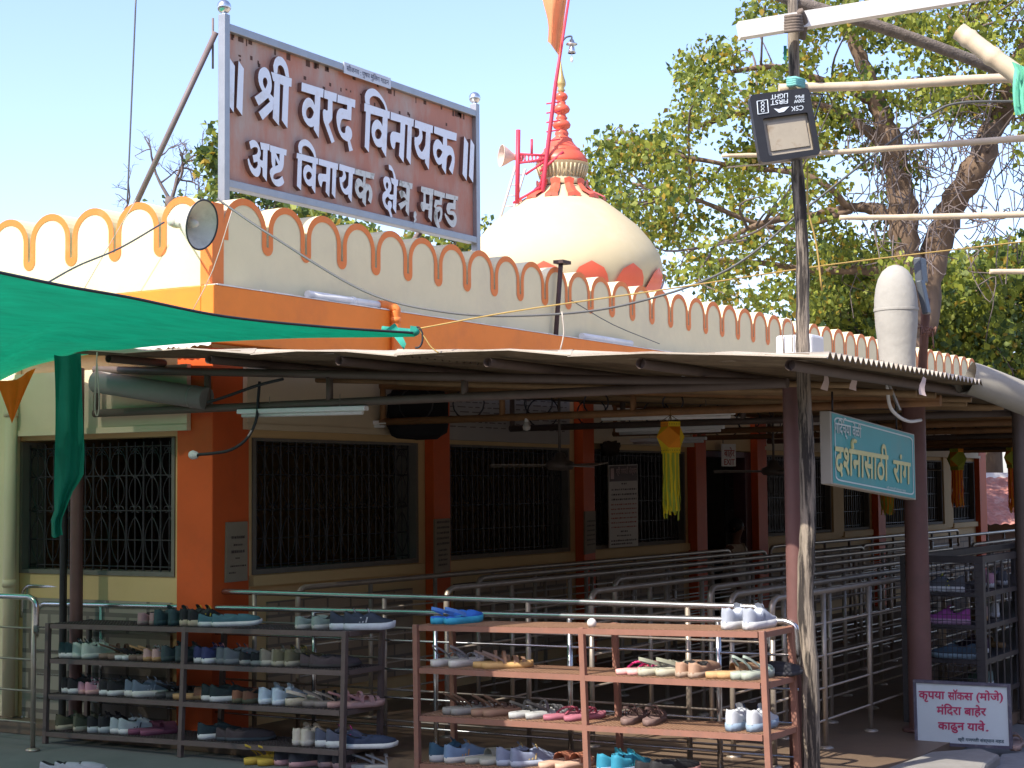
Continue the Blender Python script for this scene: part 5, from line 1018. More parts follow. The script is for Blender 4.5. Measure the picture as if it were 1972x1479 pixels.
def proto(kind, side):
    key = (kind, side)
    if key in PROTO: return PROTO[key]
    P = []                                                     # (part, MB, slot)
    if kind in ('sneaker', 'runner', 'child'):
        L, k, zs, ank = {'sneaker': (.28, 1.05, .030, .092), 'runner': (.285, 1.10, .036, .098), 'child': (.20, .82, .026, .072)}[kind]
        a, b = closed_shoe(side, L, k, zs, ank, .068 if kind != 'child' else .05, .44); P += [('upper', a, 'u'), ('sole', b, 's'), ('laces', lace_mb(L, k, ank), 'a'), ('tongue', tongue_mb(L, k, ank), 'u')]
        m = MB(); O = [(s_*k*(halfw(t)*.985+.0008)+shift(t, side), t*L, zs+.012+.02*f) for s_ in (1,) for t in (.5, .56, .62, .68) for f in (0, 1)]
        V = []
        for s_ in (1, -1):
            for i in range(3): t = .30+.06*i; x = s_*k*(halfw(t)*1.0+.001); m.add([(x, t*L, zs+.004), (x, t*L+.008, zs+.004), (x*.86, t*L+.016, zs+.034), (x*.86, t*L+.008, zs+.034)], [(0, 1, 2, 3)], False)
        P.append(('side_stripes', m, 'a'))
    elif kind in ('loafer', 'moc'):
        a, b = closed_shoe(side, .29, 1.02, .020 if kind == 'loafer' else .026, .07, .05, .50); P += [('upper', a, 'u'), ('sole', b, 's')]
        m = MB(); band(m, .155, .172, .036, .052, .02, shift(.55, side)); P.append(('strap', m, 'a'))
    elif kind == 'clog':
        a, b = closed_shoe(side, .27, 1.15, .034, .04, .036, .40); m = MB(); pts = [(.044*math.cos(q_), .11-.105*math.sin(q_)**1.2, .045+.036*math.sin(q_)) for q_ in np.linspace(0, math.pi, 13)]
        m.grid([[np.array(p)-[0, 0, .009] for p in pts], [np.array(p)+[0, 0, .009] for p in pts]]); P += [('upper', a, 'u'), ('sole', b, 's'), ('heel_strap', m, 'a')]
    else:
        L = {'sandal': .27, 'slide': .26, 'flipflop': .26, 'ankle': .25, 'kid': .17}[kind]; k = .98 if kind != 'kid' else .72; zs = {'sandal': .030, 'slide': .03, 'flipflop': .024, 'ankle': .034, 'kid': .024}[kind]
        b = MB(); sole_mb(b, L, k, side, 0, zs, .003, .008); m = MB(); P.append(('sole', b, 's')); h = 1.0 if kind != 'kid' else .7
        if kind in ('sandal', 'kid'): band(m, L*.60, L*.70, .043*k, .036*h, zs, shift(.65, side)); band(m, L*.76, L*.83, .040*k, .030*h, zs, shift(.8, side)); band(m, L*.40, L*.46, .035*k, .062*h, zs, 0)
        if kind == 'slide': band(m, L*.52, L*.82, .045*k, .044, zs, shift(.65, side))
        if kind == 'flipflop':
            for s_ in (1, -1): m.tube(smooth_path([(shift(.8, side), L*.80, zs), (s_*.012+shift(.7, side), L*.72, zs+.026), (s_*.032, L*.55, zs+.022), (s_*.038, L*.40, zs)], 4), [.006]*13, 6)
        if kind == 'ankle': band(m, L*.66, L*.74, .042*k, .034, zs, shift(.7, side)); band(m, L*.82, L*.86, .036*k, .028, zs, shift(.8, side))
        P.append(('straps', m, 'u'))
        if kind in ('sandal', 'ankle', 'kid'):
            m = MB(); z_ = .062*h if kind != 'ankle' else .085; pts = [(.035*k*math.cos(q_)*(1-.12*math.sin(q_)), L*.42-L*.40*math.sin(q_)**1.2, zs+.006+(z_+.018-zs)*math.sin(q_)**.9) for q_ in np.linspace(0, math.pi, 15)]
            m.grid([[np.array(p)-[0, 0, .006] for p in pts], [np.array(p)+[0, 0, .006] for p in pts]])
            P.append(('heel_strap', m, 'a'))
    out = []
    for nm, mb, sl_ in P:
        me = bpy.data.meshes.new(nm); me.from_pydata(mb.v, [], mb.f); me.polygons.foreach_set('material_index', mb.mi); me.polygons.foreach_set('use_smooth', mb.sm); me.materials.append(None); me.materials.append(LIN); me.update(); me.validate(); out.append((nm, me, sl_))
    PROTO[key] = out; return out
def cmat(col, fabric=True):
    key = 'shoe_%02x%02x%02x' % tuple(int(min(255, c*255)) for c in col); return mat(key, col, .75, .14, 22, dirt=tuple(c*.6+.05 for c in col), dscale=14, damt=.3)
def shoe(kind, side, P, ang, cu, cs, ca, label, group, tilt=(0, 0), scale=1.0, lift=0.0):
    nm = {'sneaker': 'sneaker', 'runner': 'running_shoe', 'child': 'sneaker', 'loafer': 'loafer', 'moc': 'slip_on_shoe', 'clog': 'clog', 'sandal': 'sandal', 'slide': 'slide_sandal', 'flipflop': 'flip_flop', 'ankle': 'sandal', 'kid': 'sandal'}[kind]
    t = thing(nm, label, 'shoe', P, group); t.rotation_euler = (math.radians(tilt[0]), math.radians(tilt[1]), -math.radians(ang)); t.scale = (scale*1.09,)*3
    for pn, me, sl_ in proto(kind, side):
        o = bpy.data.objects.new(pn, me); COL.objects.link(o); o.parent = t; o.material_slots[0].link = 'OBJECT'; o.material_slots[0].material = cmat({'u': cu, 's': cs, 'a': ca}[sl_])
    return t
WHT = (.72, .72, .70); BLK = (.02, .02, .022); DTEAL = (.035, .07, .075); NAVY = (.03, .045, .09); GRY = (.30, .31, .31); BRN = (.13, .075, .045); TAN = (.46, .27, .12); MINT = (.50, .58, .50); PNK = (.62, .30, .36); OLV = (.13, .12, .07); MAR = (.22, .07, .12); CRM = (.66, .58, .46); SAGE = (.33, .34, .25); DGR = (.07, .07, .07)
def pair(rk, lvl, xs, ang, kind, cu, cs, ca, desc, du=.03, tilt=(0, 0), scale=1.0):
    uf, dep, lv = RACKS[rk]; (w0, z0), (w1, z1) = lv[lvl]; yb = {'shoe_rack': (1213, 1281, 1352, 1427), 'shoe_rack_rust': (1213, 1305, 1400, 1480)}[rk][lvl]
    where = ('top', 'second', 'third', 'lowest')[lvl]+' shelf of the '+('shaded brown rack' if rk == 'shoe_rack' else 'sunlit rust-red rack')
    for i, x in enumerate(xs):
        w = pu(x, yb, uf+.06)[0]; w = min(max(w, w0+.05), w1-.03); z = z0+(z1-z0)*(w-w0)/(w1-w0)+.004; a = ang+random.uniform(-5, 5); foot = 'left-foot ' if i == 0 else 'right-foot '; sd_ = 1 if i == 0 else -1
        if len(xs) == 1: foot = ''; sd_ = -1
        shoe(kind, sd_, (w, uf+du+random.uniform(0, .025)+abs(math.sin(math.radians(a)))*.04, z), a, cu, cs, ca, foot+desc+' on the '+where, desc+' pair on the '+where if len(xs) > 1 else None, tilt, scale)
random.seed(31); K1, K2 = 'shoe_rack', 'shoe_rack_rust'
S_ = [
 (K1,0,(272,292),-8,'moc',(.42,.25,.25),(.3,.22,.2),(.35,.2,.2),'dusty pink slip-on'),(K1,0,(304,328),0,'sneaker',DTEAL,DTEAL,(.06,.09,.09),'dark teal sneaker'),
 (K1,0,(348,366),12,'runner',BLK,(.55,.45,.32),(.75,.55,.05),'black running shoe with yellow trim'),(K1,0,(378,402),48,'moc',(.06,.15,.18),WHT,(.5,.55,.55),'teal slip-on with white sole'),
 (K1,0,(574,602),14,'moc',(.26,.32,.28),(.5,.48,.42),(.2,.25,.22),'grey-green slip-on'),(K1,0,(632,656),58,'runner',(.035,.045,.07),(.6,.62,.66),(.4,.42,.45),'navy hiking shoe with pale sole'),
 (K1,1,(108,124),24,'sneaker',DTEAL,WHT,WHT,'dark teal sneaker with white laces'),(K1,1,(138,160),18,'sneaker',MINT,(.62,.66,.58),MINT,'pale mint sneaker'),
 (K1,1,(186,206),30,'sandal',BRN,(.24,.16,.12),BRN,'brown strap sandal'),(K1,1,(220,234),22,'kid',BLK,WHT,BLK,"small child's black sandal"),
 (K1,1,(248,264),30,'sandal',(.2,.13,.1),(.2,.13,.1),TAN,'brown open sandal'),(K1,1,(280,296),12,'child',(.55,.34,.3),TAN,WHT,'tan and pink child sneaker'),
 (K1,1,(312,338),6,'sneaker',(.05,.075,.08),(.05,.07,.07),DGR,'dark slate high sneaker'),(K1,1,(372,392),16,'sneaker',(.04,.05,.14),WHT,PNK,'navy sneaker with pink laces'),
 (K1,1,(416,432),28,'sneaker',(.12,.14,.16),(.2,.21,.22),(.5,.12,.1),'grey sneaker with red pull'),(K1,1,(458,480),34,'moc',BLK,(.38,.36,.32),BLK,'black slip-on with pale sole'),
 (K1,1,(500,520),34,'sneaker',(.22,.20,.16),(.42,.40,.34),GRY,'khaki grey sneaker'),(K1,1,(530,550),10,'sneaker',OLV,(.35,.32,.24),(.6,.5,.08),'olive sneaker with yellow tab'),
 (K1,1,(572,594),62,'loafer',(.07,.05,.055),(.04,.035,.035),(.09,.06,.06),'dark brown leather loafer'),
 (K1,2,(116,132),26,'sneaker',BLK,WHT,DTEAL,'black sneaker with white sole'),(K1,2,(150,164),20,'child',PNK,(.7,.4,.36),WHT,'pink child sneaker'),
 (K1,2,(188,206),30,'sneaker',BLK,WHT,DTEAL,'black sneaker with dark green laces'),(K1,2,(236,254),44,'runner',(.13,.17,.22),(.66,.64,.58),(.3,.36,.42),'blue-grey running shoe with cream sole'),
 (K1,2,(300,318),18,'sandal',BLK,DGR,BLK,'black sandal'),(K1,2,(330,),62,'slide',(.34,.15,.08),TAN,(.3,.14,.08),'single tan slide with stitched strap'),
 (K1,2,(382,404),42,'sneaker',(.015,.03,.032),WHT,BLK,'black-green sneaker with white sole'),(K1,2,(452,474),8,'moc',(.26,.11,.06),OLV,BRN,'brown slip-on with olive sole'),
 (K1,2,(500,528),10,'sneaker',(.55,.66,.74),(.72,.76,.78),WHT,'white and ice-blue sneaker'),(K1,2,(552,),24,'clog',CRM,(.5,.42,.3),CRM,'single beige clog'),
 (K1,2,(580,602),50,'sandal',BLK,(.24,.20,.18),(.2,.17,.15),'black and taupe sandal'),(K1,2,(630,656),24,'sandal',(.48,.26,.24),(.5,.3,.27),(.4,.2,.2),'dusty rose sandal'),
 (K1,3,(106,142),12,'sneaker',(.10,.10,.06),(.55,.47,.34),OLV,'olive canvas sneaker with beige sole'),(K1,3,(172,190),14,'runner',BLK,(.45,.48,.48),BLK,'black running shoe with grey sole'),
 (K1,3,(208,226),30,'sneaker',(.36,.42,.44),WHT,(.05,.05,.07),'grey sneaker with dark stripes'),(K1,3,(244,270),30,'slide',(.16,.05,.08),MAR,MAR,'maroon slide'),
 (K1,3,(380,),34,'sneaker',(.02,.04,.05),WHT,BLK,'single black-teal sneaker with white sole'),(K1,3,(412,430),58,'loafer',(.06,.042,.045),(.05,.06,.07),BRN,'dark leather loafer with velcro strap'),
 (K1,3,(568,584),-6,'sneaker',CRM,(.6,.54,.46),CRM,'cream sneaker with loose laces'),(K1,3,(604,626),44,'runner',(.10,.11,.16),WHT,(.7,.06,.32),'grey-violet running shoe with magenta tongue'),
 (K1,3,(648,668),58,'moc',NAVY,WHT,(.2,.22,.3),'navy velcro shoe with white sole'),
 (K2,0,(832,860),16,'clog',(.03,.14,.55),(.05,.40,.60),(.1,.25,.65),'bright blue clog'),(K2,0,(1396,1437),6,'runner',(.36,.39,.44),(.6,.6,.58),(.24,.27,.33),'pale grey running shoe'),
 (K2,1,(836,868),10,'ankle',(.36,.34,.34),(.62,.58,.52),(.2,.19,.19),'grey ankle-strap sandal'),(K2,1,(906,926),52,'sandal',(.30,.17,.10),(.60,.36,.14),(.2,.14,.12),'tan sandal with spotted straps'),
 (K2,1,(1188,1209),26,'flipflop',(.82,.05,.22),(.80,.42,.38),PNK,'hot pink flip-flop'),(K2,1,(1232,1262),30,'clog',(.30,.30,.22),(.46,.44,.33),SAGE,'sage green clog'),
 (K2,1,(1307,1333),2,'moc',(.42,.26,.17),(.40,.30,.22),TAN,'tan peep slip-on'),(K2,1,(1358,1378),40,'slide',(.22,.13,.07),(.55,.33,.15),BRN,'brown leather slide'),
 (K2,1,(1412,1433),14,'ankle',(.36,.46,.36),(.38,.42,.34),(.4,.48,.4),'mint green strap sandal'),(K2,1,(1392,),84,'loafer',(.02,.02,.024),(.03,.03,.035),DGR,'single black leather shoe',.26),
 (K2,2,(850,868),28,'ankle',(.10,.06,.05),(.30,.28,.25),BRN,'dark brown thong sandal'),(K2,2,(908,930),26,'ankle',(.12,.07,.05),(.34,.20,.13),BRN,'brown toe-ring sandal'),
 (K2,2,(982,1012),22,'sandal',(.12,.12,.12),(.42,.42,.40),(.04,.04,.04),'grey and black sports sandal'),(K2,2,(1046,1085),28,'flipflop',(.30,.06,.09),(.42,.14,.18),MAR,'rose red flip-flop'),
 (K2,2,(1206,1246),-14,'sandal',(.16,.09,.075),(.20,.13,.11),(.1,.06,.05),'dark brown criss-cross sandal'),(K2,2,(1408,1444),2,'runner',(.50,.52,.54),(.28,.37,.46),(.04,.08,.2),'white and navy running shoe'),
 (K2,3,(822,),36,'runner',(.03,.08,.13),(.42,.42,.42),(.05,.12,.18),'single dark blue running shoe'),(K2,3,(858,),28,'sneaker',(.16,.24,.36),(.6,.56,.5),TAN,'single denim blue sneaker'),
 (K2,3,(896,926),26,'slide',(.36,.35,.28),(.42,.41,.34),SAGE,'khaki slide'),(K2,3,(954,982),36,'sneaker',(.20,.23,.32),(.38,.42,.50),(.6,.45,.2),'slate blue sneaker with yellow lining'),
 (K2,3,(1040,1070),14,'slide',(.42,.16,.09),(.62,.40,.28),TAN,'terracotta slide'),(K2,3,(1152,1182),18,'sneaker',(.03,.25,.36),(.25,.35,.46),(.05,.5,.55),'turquoise sneaker'),
 (K2,3,(1224,1250),30,'moc',BLK,(.45,.22,.2),DGR,'black slip-on with salmon sole'),
]
for a in S_: pair(*a)
# a loose child shoe lying on the olive pair, and shoes on the ground and in the cage
def ground_pair(pts, ang, kind, cu, cs, ca, desc, where, scale=1.0, z=.003):
    for i, (x, y) in enumerate(pts):
        P = pz(x, y, z); foot = ('left-foot ' if i == 0 else 'right-foot ') if len(pts) > 1 else ''; shoe(kind, 1 if i == 0 else -1, P, ang+random.uniform(-6, 6), cu, cs, ca, foot+desc+' '+where, (desc+' pair '+where) if len(pts) > 1 else None, scale=scale)
GW = 'on the ground below the shaded rack'
ground_pair(((470, 1473), (496, 1475)), 20, 'ankle', (.62, .40, .05), (.64, .42, .06), (.6, .4, .05), 'mustard yellow sandal', GW)
ground_pair(((528, 1474), (556, 1478)), 24, 'sneaker', (.05, .05, .06), (.62, .34, .34), DGR, 'black sneaker with pink sole', GW)
ground_pair(((612, 1478), (640, 1480)), 26, 'sneaker', (.07, .07, .09), (.6, .4, .4), GRY, 'charcoal sneaker with pale pink sole', GW)
ground_pair(((676, 1484), (702, 1484)), 40, 'sandal', (.42, .40, .37), (.45, .43, .40), GRY, 'pale grey sandal', GW)
ground_pair(((76, 1492), (104, 1492)), 62, 'moc', (.40, .38, .42), (.62, .60, .58), GRY, 'grey fabric shoe', 'in the bottom left corner on the ground')
ground_pair(((1956, 1447),), -20, 'sandal', (.22, .14, .12), (.34, .24, .2), BRN, 'single brown sandal', 'on the dark slab at the right edge', z=.055)
def cage_shoe(lv, w, u, ang, kind, cu, cs, ca, desc): shoe(kind, -1, (w, u, CLV[lv]), ang, cu, cs, ca, desc+' on the '+('top', 'second', 'third', 'lowest')[lv]+' shelf of the black cage rack', None)
cage_shoe(0, 4.18, CU0+.07, -88, 'runner', (.10, .105, .115), WHT, (.62, .62, .03), 'grey running shoe with lime laces')
cage_shoe(1, 4.21, CU0+.07, -86, 'runner', (.34, .07, .30), (.50, .30, .44), (.3, .08, .28), 'purple running shoe')
cage_shoe(2, 4.24, CU0+.07, -87, 'sneaker', (.05, .09, .13), (.25, .34, .38), (.05, .1, .14), 'dark blue canvas sneaker')
cage_shoe(0, 4.20, CU0+.62, -30, 'sneaker', (.55, .3, .4), WHT, GRY, 'pink and white sneaker'); cage_shoe(0, 4.20, CU0+.95, -30, 'sneaker', (.16, .17, .2), WHT, GRY, 'slate grey sneaker')
cage_shoe(1, 4.20, CU0+.75, -40, 'sneaker', (.62, .64, .62), WHT, (.05, .3, .2), 'white and green sneaker'); cage_shoe(1, 4.2, CU0+.45, -30, 'sneaker', (.3, .22, .2), TAN, GRY, 'brown sneaker')
cage_shoe(2, 4.20, CU0+.50, -60, 'sneaker', (.05, .03, .07), WHT, DGR, 'black sneaker with white sole'); cage_shoe(2, 4.20, CU0+.92, -60, 'slide', (.4, .26, .15), TAN, TAN, 'tan slide')
cage_shoe(3, 4.20, CU0+.55, -40, 'sneaker', (.2, .3, .28), WHT, WHT, 'teal sneaker with white laces')
RT = RACKS[K2][2][0]; w = pu(1138, 1208, -.48)[0]; m = MB(); m.ball((w, -.47, RT[0][1]+.045), .026, 16); tag(m.build('ball', mat('ball_white', (.66, .63, .58), .6, .1, 12, dirt=(.3, .25, .2), dscale=20, damt=.4), loc=(w, -.47, RT[0][1]+.02)), 'small scuffed white ball on the top shelf of the sunlit rack', 'ball')
# ---------------------------------------------------------------- person in the doorway
pc = pw(1416, 1000, -.06); PU = pc[1]; PW = -.06
def skin(name, chain, radii, edges, mt, parent, root=0, sub=2):
    me = bpy.data.meshes.new(name); me.from_pydata([tuple(np.array(p, float)-ORG[parent.name]) for p in chain], edges, []); o = bpy.data.objects.new(name, me); COL.objects.link(o); o.parent = parent; ORG[o.name] = ORG[parent.name]
    md = o.modifiers.new('skin', 'SKIN'); sv = me.skin_vertices[0].data
    for i, r_ in enumerate(radii): sv[i].radius = r_ if hasattr(r_, '__len__') else (r_, r_); sv[i].use_root = (i == root)
    ss = o.modifiers.new('sub', 'SUBSURF'); ss.levels = sub; ss.render_levels = sub; me.materials.append(mt); md.use_smooth_shade = True; return o
zt = pc[2]; H = 1.46; z0 = zt-H
PR = thing('person', 'person in a pale flowered sari standing in the dark exit doorway', 'person', (PW, PU, z0))
SKN = mat('skin_brown', (.22, .11, .07), .6, .1, 12); HAIR = mat('black_hair', (.012, .01, .01), .5, .1, 20); SARI = mat('sari_floral', (.80, .72, .58), .8, .1, 8, dirt=(.28, .18, .13), dscale=22, damt=.5)
B_ = lambda x, y, z: (PW+x, PU+y, z0+z)
ch = [B_(0, 0, .78), B_(0, 0, .95), B_(0, 0, 1.12), B_(0, 0, 1.20), B_(.01, 0, 1.27), B_(.02, 0, 1.36), B_(.03, 0, 1.43), B_(0, .13, 1.14), B_(.03, .17, .92), B_(.12, .13, .74), B_(.15, .12, .66), B_(0, -.13, 1.14), B_(.02, -.17, .92), B_(.10, -.17, .74), B_(.12, -.17, .67), B_(0, .07, .70), B_(.02, .08, .40), B_(0, .08, .06), B_(.09, .09, .03), B_(0, -.07, .70), B_(.03, -.08, .40), B_(0, -.08, .06), B_(.09, -.09, .03)]
ed = [(0, 1), (1, 2), (2, 3), (3, 4), (4, 5), (5, 6), (2, 7), (7, 8), (8, 9), (9, 10), (2, 11), (11, 12), (12, 13), (13, 14), (0, 15), (15, 16), (16, 17), (17, 18), (0, 19), (19, 20), (20, 21), (21, 22)]
rd = [(.12, .14), (.10, .12), (.10, .13), .05, .045, (.085, .075), (.07, .065), .05, .038, .03, .025, .05, .038, .03, .025, .08, .055, .04, .03, .08, .055, .04, .03]
skin('body', ch, rd, ed, SKN, PR)
m = MB(); n = 26; rows_ = []
for i, (z, a, b) in enumerate(((.02, .21, .22), (.25, .20, .21), (.55, .18, .20), (.78, .16, .19), (.92, .135, .165), (1.04, .135, .17), (1.13, .12, .17), (1.19, .085, .12))):
    rows_.append([B_(a*math.cos(q_)*(1+.05*math.sin(9*q_)*(z < .8)), b*math.sin(q_)*(1+.05*math.sin(9*q_)*(z < .8)), z) for q_ in np.linspace(0, 2*math.pi, n)])
m.grid(rows_); m.grid([[B_(.13-.3*t+.015*math.sin(s_*9), -.05+.20*t+.0*s_, 1.2-s_*.55+.02*t) for s_ in np.linspace(0, 1, 10)] for t in (0, .25, .5, .75)]); m.build('sari', SARI, PR)
m = MB(); c = B_(.005, 0, 1.385); m.ball(c, .095, 16, (.95, .88, 1.0)); m.ball(B_(-.09, 0, 1.36), .045, 12); m.build('hair', HAIR, PR)
m = MB(); m.ball(B_(.105, 0, 1.345), .012, 8); 
for s_ in (1, -1): m.ball(B_(.092, s_*.03, 1.375), .009, 8); m.ball(B_(.02, s_*.082, 1.355), .018, 8, (.6, .4, 1))
m.build('face', SKN, PR)
# ---------------------------------------------------------------- green shade net
NET = mat('shade_net', (.003, .40, .205), .75, .22, 5, trans=.23); t_ = NET.node_tree
stretch(NET, (2.2, .5, 14))
_o = t_.nodes['Material Output']; _src = _o.inputs[0].links[0].from_socket; _tp = t_.nodes.new('ShaderNodeBsdfTransparent'); _mx = t_.nodes.new('ShaderNodeMixShader'); _lw = t_.nodes.new('ShaderNodeLayerWeight'); _lw.inputs[0].default_value = .5; _mr = t_.nodes.new('ShaderNodeMapRange'); _mr.inputs[1].default_value = .1; _mr.inputs[2].default_value = .75; _mr.inputs[3].default_value = .12; _mr.inputs[4].default_value = .0; t_.links.new(_lw.outputs['Facing'], _mr.inputs[0]); t_.links.new(_mr.outputs[0], _mx.inputs[0])
t_.links.new(_src, _mx.inputs[1]); t_.links.new(_tp.outputs[0], _mx.inputs[2]); t_.links.new(_mx.outputs[0], _o.inputs[0])     # an open weave lets some sun through
KN = pz(795, 641, 2.48)
near = [np.array([-3.5, -6.4, 2.7]), pz(-160, 490, 2.54), pz(0, 525, 2.52), pz(125, 551, 2.52), pz(250, 573, 2.5), pz(430, 609, 2.49), pz(620, 629, 2.48), KN]
far = [np.array([-5, -.09, 2.5]), np.array([-3.2, -.09, 2.5]), pu(0, 733, -.09), pu(60, 706, -.09), pz(150, 686, 2.578), pz(290, 667, 2.565), pz(560, 652, 2.51), KN+[0, .02, -.02]]
lin = lambda a, b: [a+(b-a)*i/10 for i in range(10)]
A1, B1 = [lin(L[0], L[1])+lin(L[1], L[2])+smooth_path(L[2:], 10) for L in (near, far)]; n = len(A1); rows_ = []
for i in range(n):
    t = i/(n-1); row = []
    for j in range(25):
        s_ = j/24; p = A1[i]*(1-s_)+B1[i]*s_; wv = (1-t)**.7; sag = .10*math.sin(math.pi*s_)*wv; fold = .016*wv*math.sin(s_*26+t*7)+.010*wv*math.sin(s_*47-t*16+1)+.02*wv*math.sin(s_*9+t*22)
        row.append(p-[0, 0, sag*.5-fold*.7*min(1, 3*math.sin(math.pi*s_))])
    rows_.append(row)
GN = thing('shade_net', 'large green shade net stretched across the left and knotted to a rope', 'shade net', KN)
m = MB(); m.grid(rows_); m.build('net_sheet', NET, GN)
m = MB(); m.tube([r_[0] for r_ in rows_], .007, 5); m.build('edge_rope', RUBBER, GN)
m = MB(); d_ = CR
for k_ in range(3): m.tube(smooth_path([pd(735, 634+k_*4, 8.93), pd(765, 637+k_*3, 8.93-.01*k_), pd(797, 640+k_*2, 8.93)], 4), .018-.004*k_, 8)
m.ball(pd(797, 639, 8.9), .028, 12, (1.2, 1, .9)); m.grid([[pd(752+28*s_+(8-6*s_)*t, 628+40*s_**1.2-6*t, 8.86-.03*s_+.02*math.sin(s_*5)) for t in (-1, 0, 1)] for s_ in np.linspace(0, 1, 8)]); m.grid([[pd(790+12*s_, 633+t*10*(1-s_*.3), 8.84) for t in (-.6, 0, .6)] for s_ in (0, .5, 1)]); m.build('knot', mat('net_knot', (.03, .33, .24), .75, .15, 9, trans=.2), GN)
m = MB(); m.tube([pd(803+11*math.cos(a), 650+20*math.sin(a), 8.9) for a in np.linspace(-1.9, 1.9, 14)], .006, 5); m.build('loop', RUBBER, GN)
# hanging strip of net in front of the left post
m = MB(); rows_ = []
for i in range(22):
    t = i/21; y = 683+t*350; xl = 104+2*math.sin(t*6)+(3*t if t < .9 else -4); xr = [161, 163, 166, 166, 150, 136, 122, 112][min(7, int(t*7.99))]; xr = float(np.interp(t, [0, .3, .55, .68, .75, .85, .93, 1], [156, 159, 163, 161, 142, 128, 117, 121])); row = []
    for j in range(10): s_ = j/9; row.append(pd(xl+(xr-xl)*s_, y+3*math.sin(s_*5), 9.35+.03*math.sin(s_*9+t*2)+.02*math.sin(t*9)))
    rows_.append(row)
m.grid(rows_); tag(m.build('net_strip', mat('net_strip_green', (.004, .20, .135), .75, .12, 5, trans=.3), loc=pd(130, 683, 9.35)), 'torn dark green strip of net hanging before the left maroon post', 'net strip')
m = MB(); tri = [(0, 737), (20, 733), (38, 731), (55, 715), (68, 709)]; rows_ = []
for i in range(10):
    t = i/9; row = []
    for j in range(9):
        s_ = j/8; x = np.interp(s_, [0, .3, .55, .8, 1], [-8, 18, 36, 55, 69]); y = np.interp(s_, [0, .3, .55, .8, 1], [733, 733, 730, 714, 709]); tx, ty = 23, 816
        row.append(pd(x+(tx-x)*t, y+(ty-y)*t*(1-.25*abs(s_-.5)*(1-t)), 9.1+.02*math.sin(s_*14)*(1-t)))
    rows_.append(row)
m.grid(rows_); tag(m.build('pennant', mat('pennant_orange', (.95, .19, .01), .7, .08, 6, trans=.55), loc=pd(23, 816, 9.1)), 'bright orange pennant flag hanging below the green net at the left edge', 'flag')
# ---------------------------------------------------------------- wires and ropes
def wire(label, pts, r, mt, name='power_cable', cat='cable', k=8): m = MB(); P = smooth_path(pts, k); m.tube(P, r, 6); return tag(m.build(name, mt, loc=P[0]), label, cat)
CAB = mat('grey_cable', (.10, .10, .095), .6, .1, 10); ROPE = mat('yellow_rope', (.50, .33, .10), .8, .1, 10); THIN = mat('pale_string', (.48, .42, .34), .8, .1, 10)
wire('long grey cable sagging across the temple front up to the tree', [pd(418, 383, 10.2), pd(520, 452, 10), pd(700, 560, 9.8), pd(850, 600, 9.6), pd(1010, 608, 9.5), pd(1200, 588, 9.4), pd(1400, 520, 9.3), pd(1560, 395, 9.2), pd(1700, 285, 9.1), pd(1790, 222, 9.1), pd(1850, 198, 9.1), pd(1990, 195, 9.1)], .0075, CAB)
wire('yellowish rope stretched from the net knot over the roof to the right', [pd(806, 633, 8.9), pd(1000, 598, 9.0), pd(1290, 556, 9.2), pd(1560, 515, 9.5), pd(1760, 490, 9.7), pd(2000, 462, 10)], .0045, ROPE, 'rope', 'rope')
wire('thin dark cable dropping from the grey horn towards the green net', [pd(316, 428, 10.3), pd(230, 478, 10), pd(150, 512, 9.6), pd(85, 548, 9.2)], .006, CAB)
wire('hair-thin cable hanging down the sky at the upper left', [pd(262, -10, 22), pd(254, 180, 22), pd(245, 392, 22)], .012, CAB)
wire('thin pale string slanting down from the corner parapet', [pu(447, 405, -.3), pu(410, 520, -.3), pu(370, 600, -.3)], .003, THIN, 'string', 'string', 3)
wire('thin pale string across the cream parapet left of the horn', [pu(262, 385, -.25), pu(200, 490, -.25), pu(160, 560, -.25)], .003, THIN, 'string', 'string', 3)
wire('pair of thin lines over the right part of the parapet', [pw(1100, 578, .12), pw(1180, 625, .1), pw(1270, 662, .1)], .004, CAB, 'string', 'string', 3)
wire('dangling pale string looped down from the rope by the rusty roof post', [pd(1082, 600, 9.0), pd(1086, 640, 9.0), pd(1078, 678, 9.0)], .004, THIN, 'string', 'string', 3)
wire('pale string loop hanging from the left end of the shed roof', [pd(187, 678, 9.9), pd(184, 740, 9.9), pd(183, 790, 9.9), pd(188, 800, 9.9), pd(191, 770, 9.9), pd(187, 700, 9.9)], .004, THIN, 'string', 'string', 4)
wire('orange string hanging beside the knotted net', [pd(806, 636, 8.9), pd(818, 650, 8.9), pd(830, 668, 8.9), pd(845, 680, 8.9)], .004, ROPE, 'string', 'string', 4)
wire('yellow creeper rope hanging beside the wooden pole top', [pd(1555, 320, D-.05), pd(1556, 400, D-.05), pd(1572, 470, D-.02), pd(1583, 560, D)], .005, ROPE, 'rope', 'rope', 4)
for i, (x, y) in enumerate(((1589, 735), (1645, 735), (1778, 745))):
    m = MB(); m.grid([[pd(x+(t-.5)*(6+8*s_)+3*math.sin(s_*4+i), y-18+s_*34+4*(t-.5), 8.8+.02*t) for t in (0, .5, 1)] for s_ in np.linspace(0, 1, 5)]); tag(m.build('paper_scrap', mat('scrap_pink', (.62, .48, .42), .8, .1, 9), loc=pd(x, y, 8.8)), ('torn pale paper scrap hanging under the roof right of the wooden pole', 'ragged pinkish paper scrap hanging under the roof above the teal sign', 'small paper scrap hanging under the roof edge by the gutter')[i], 'scrap')
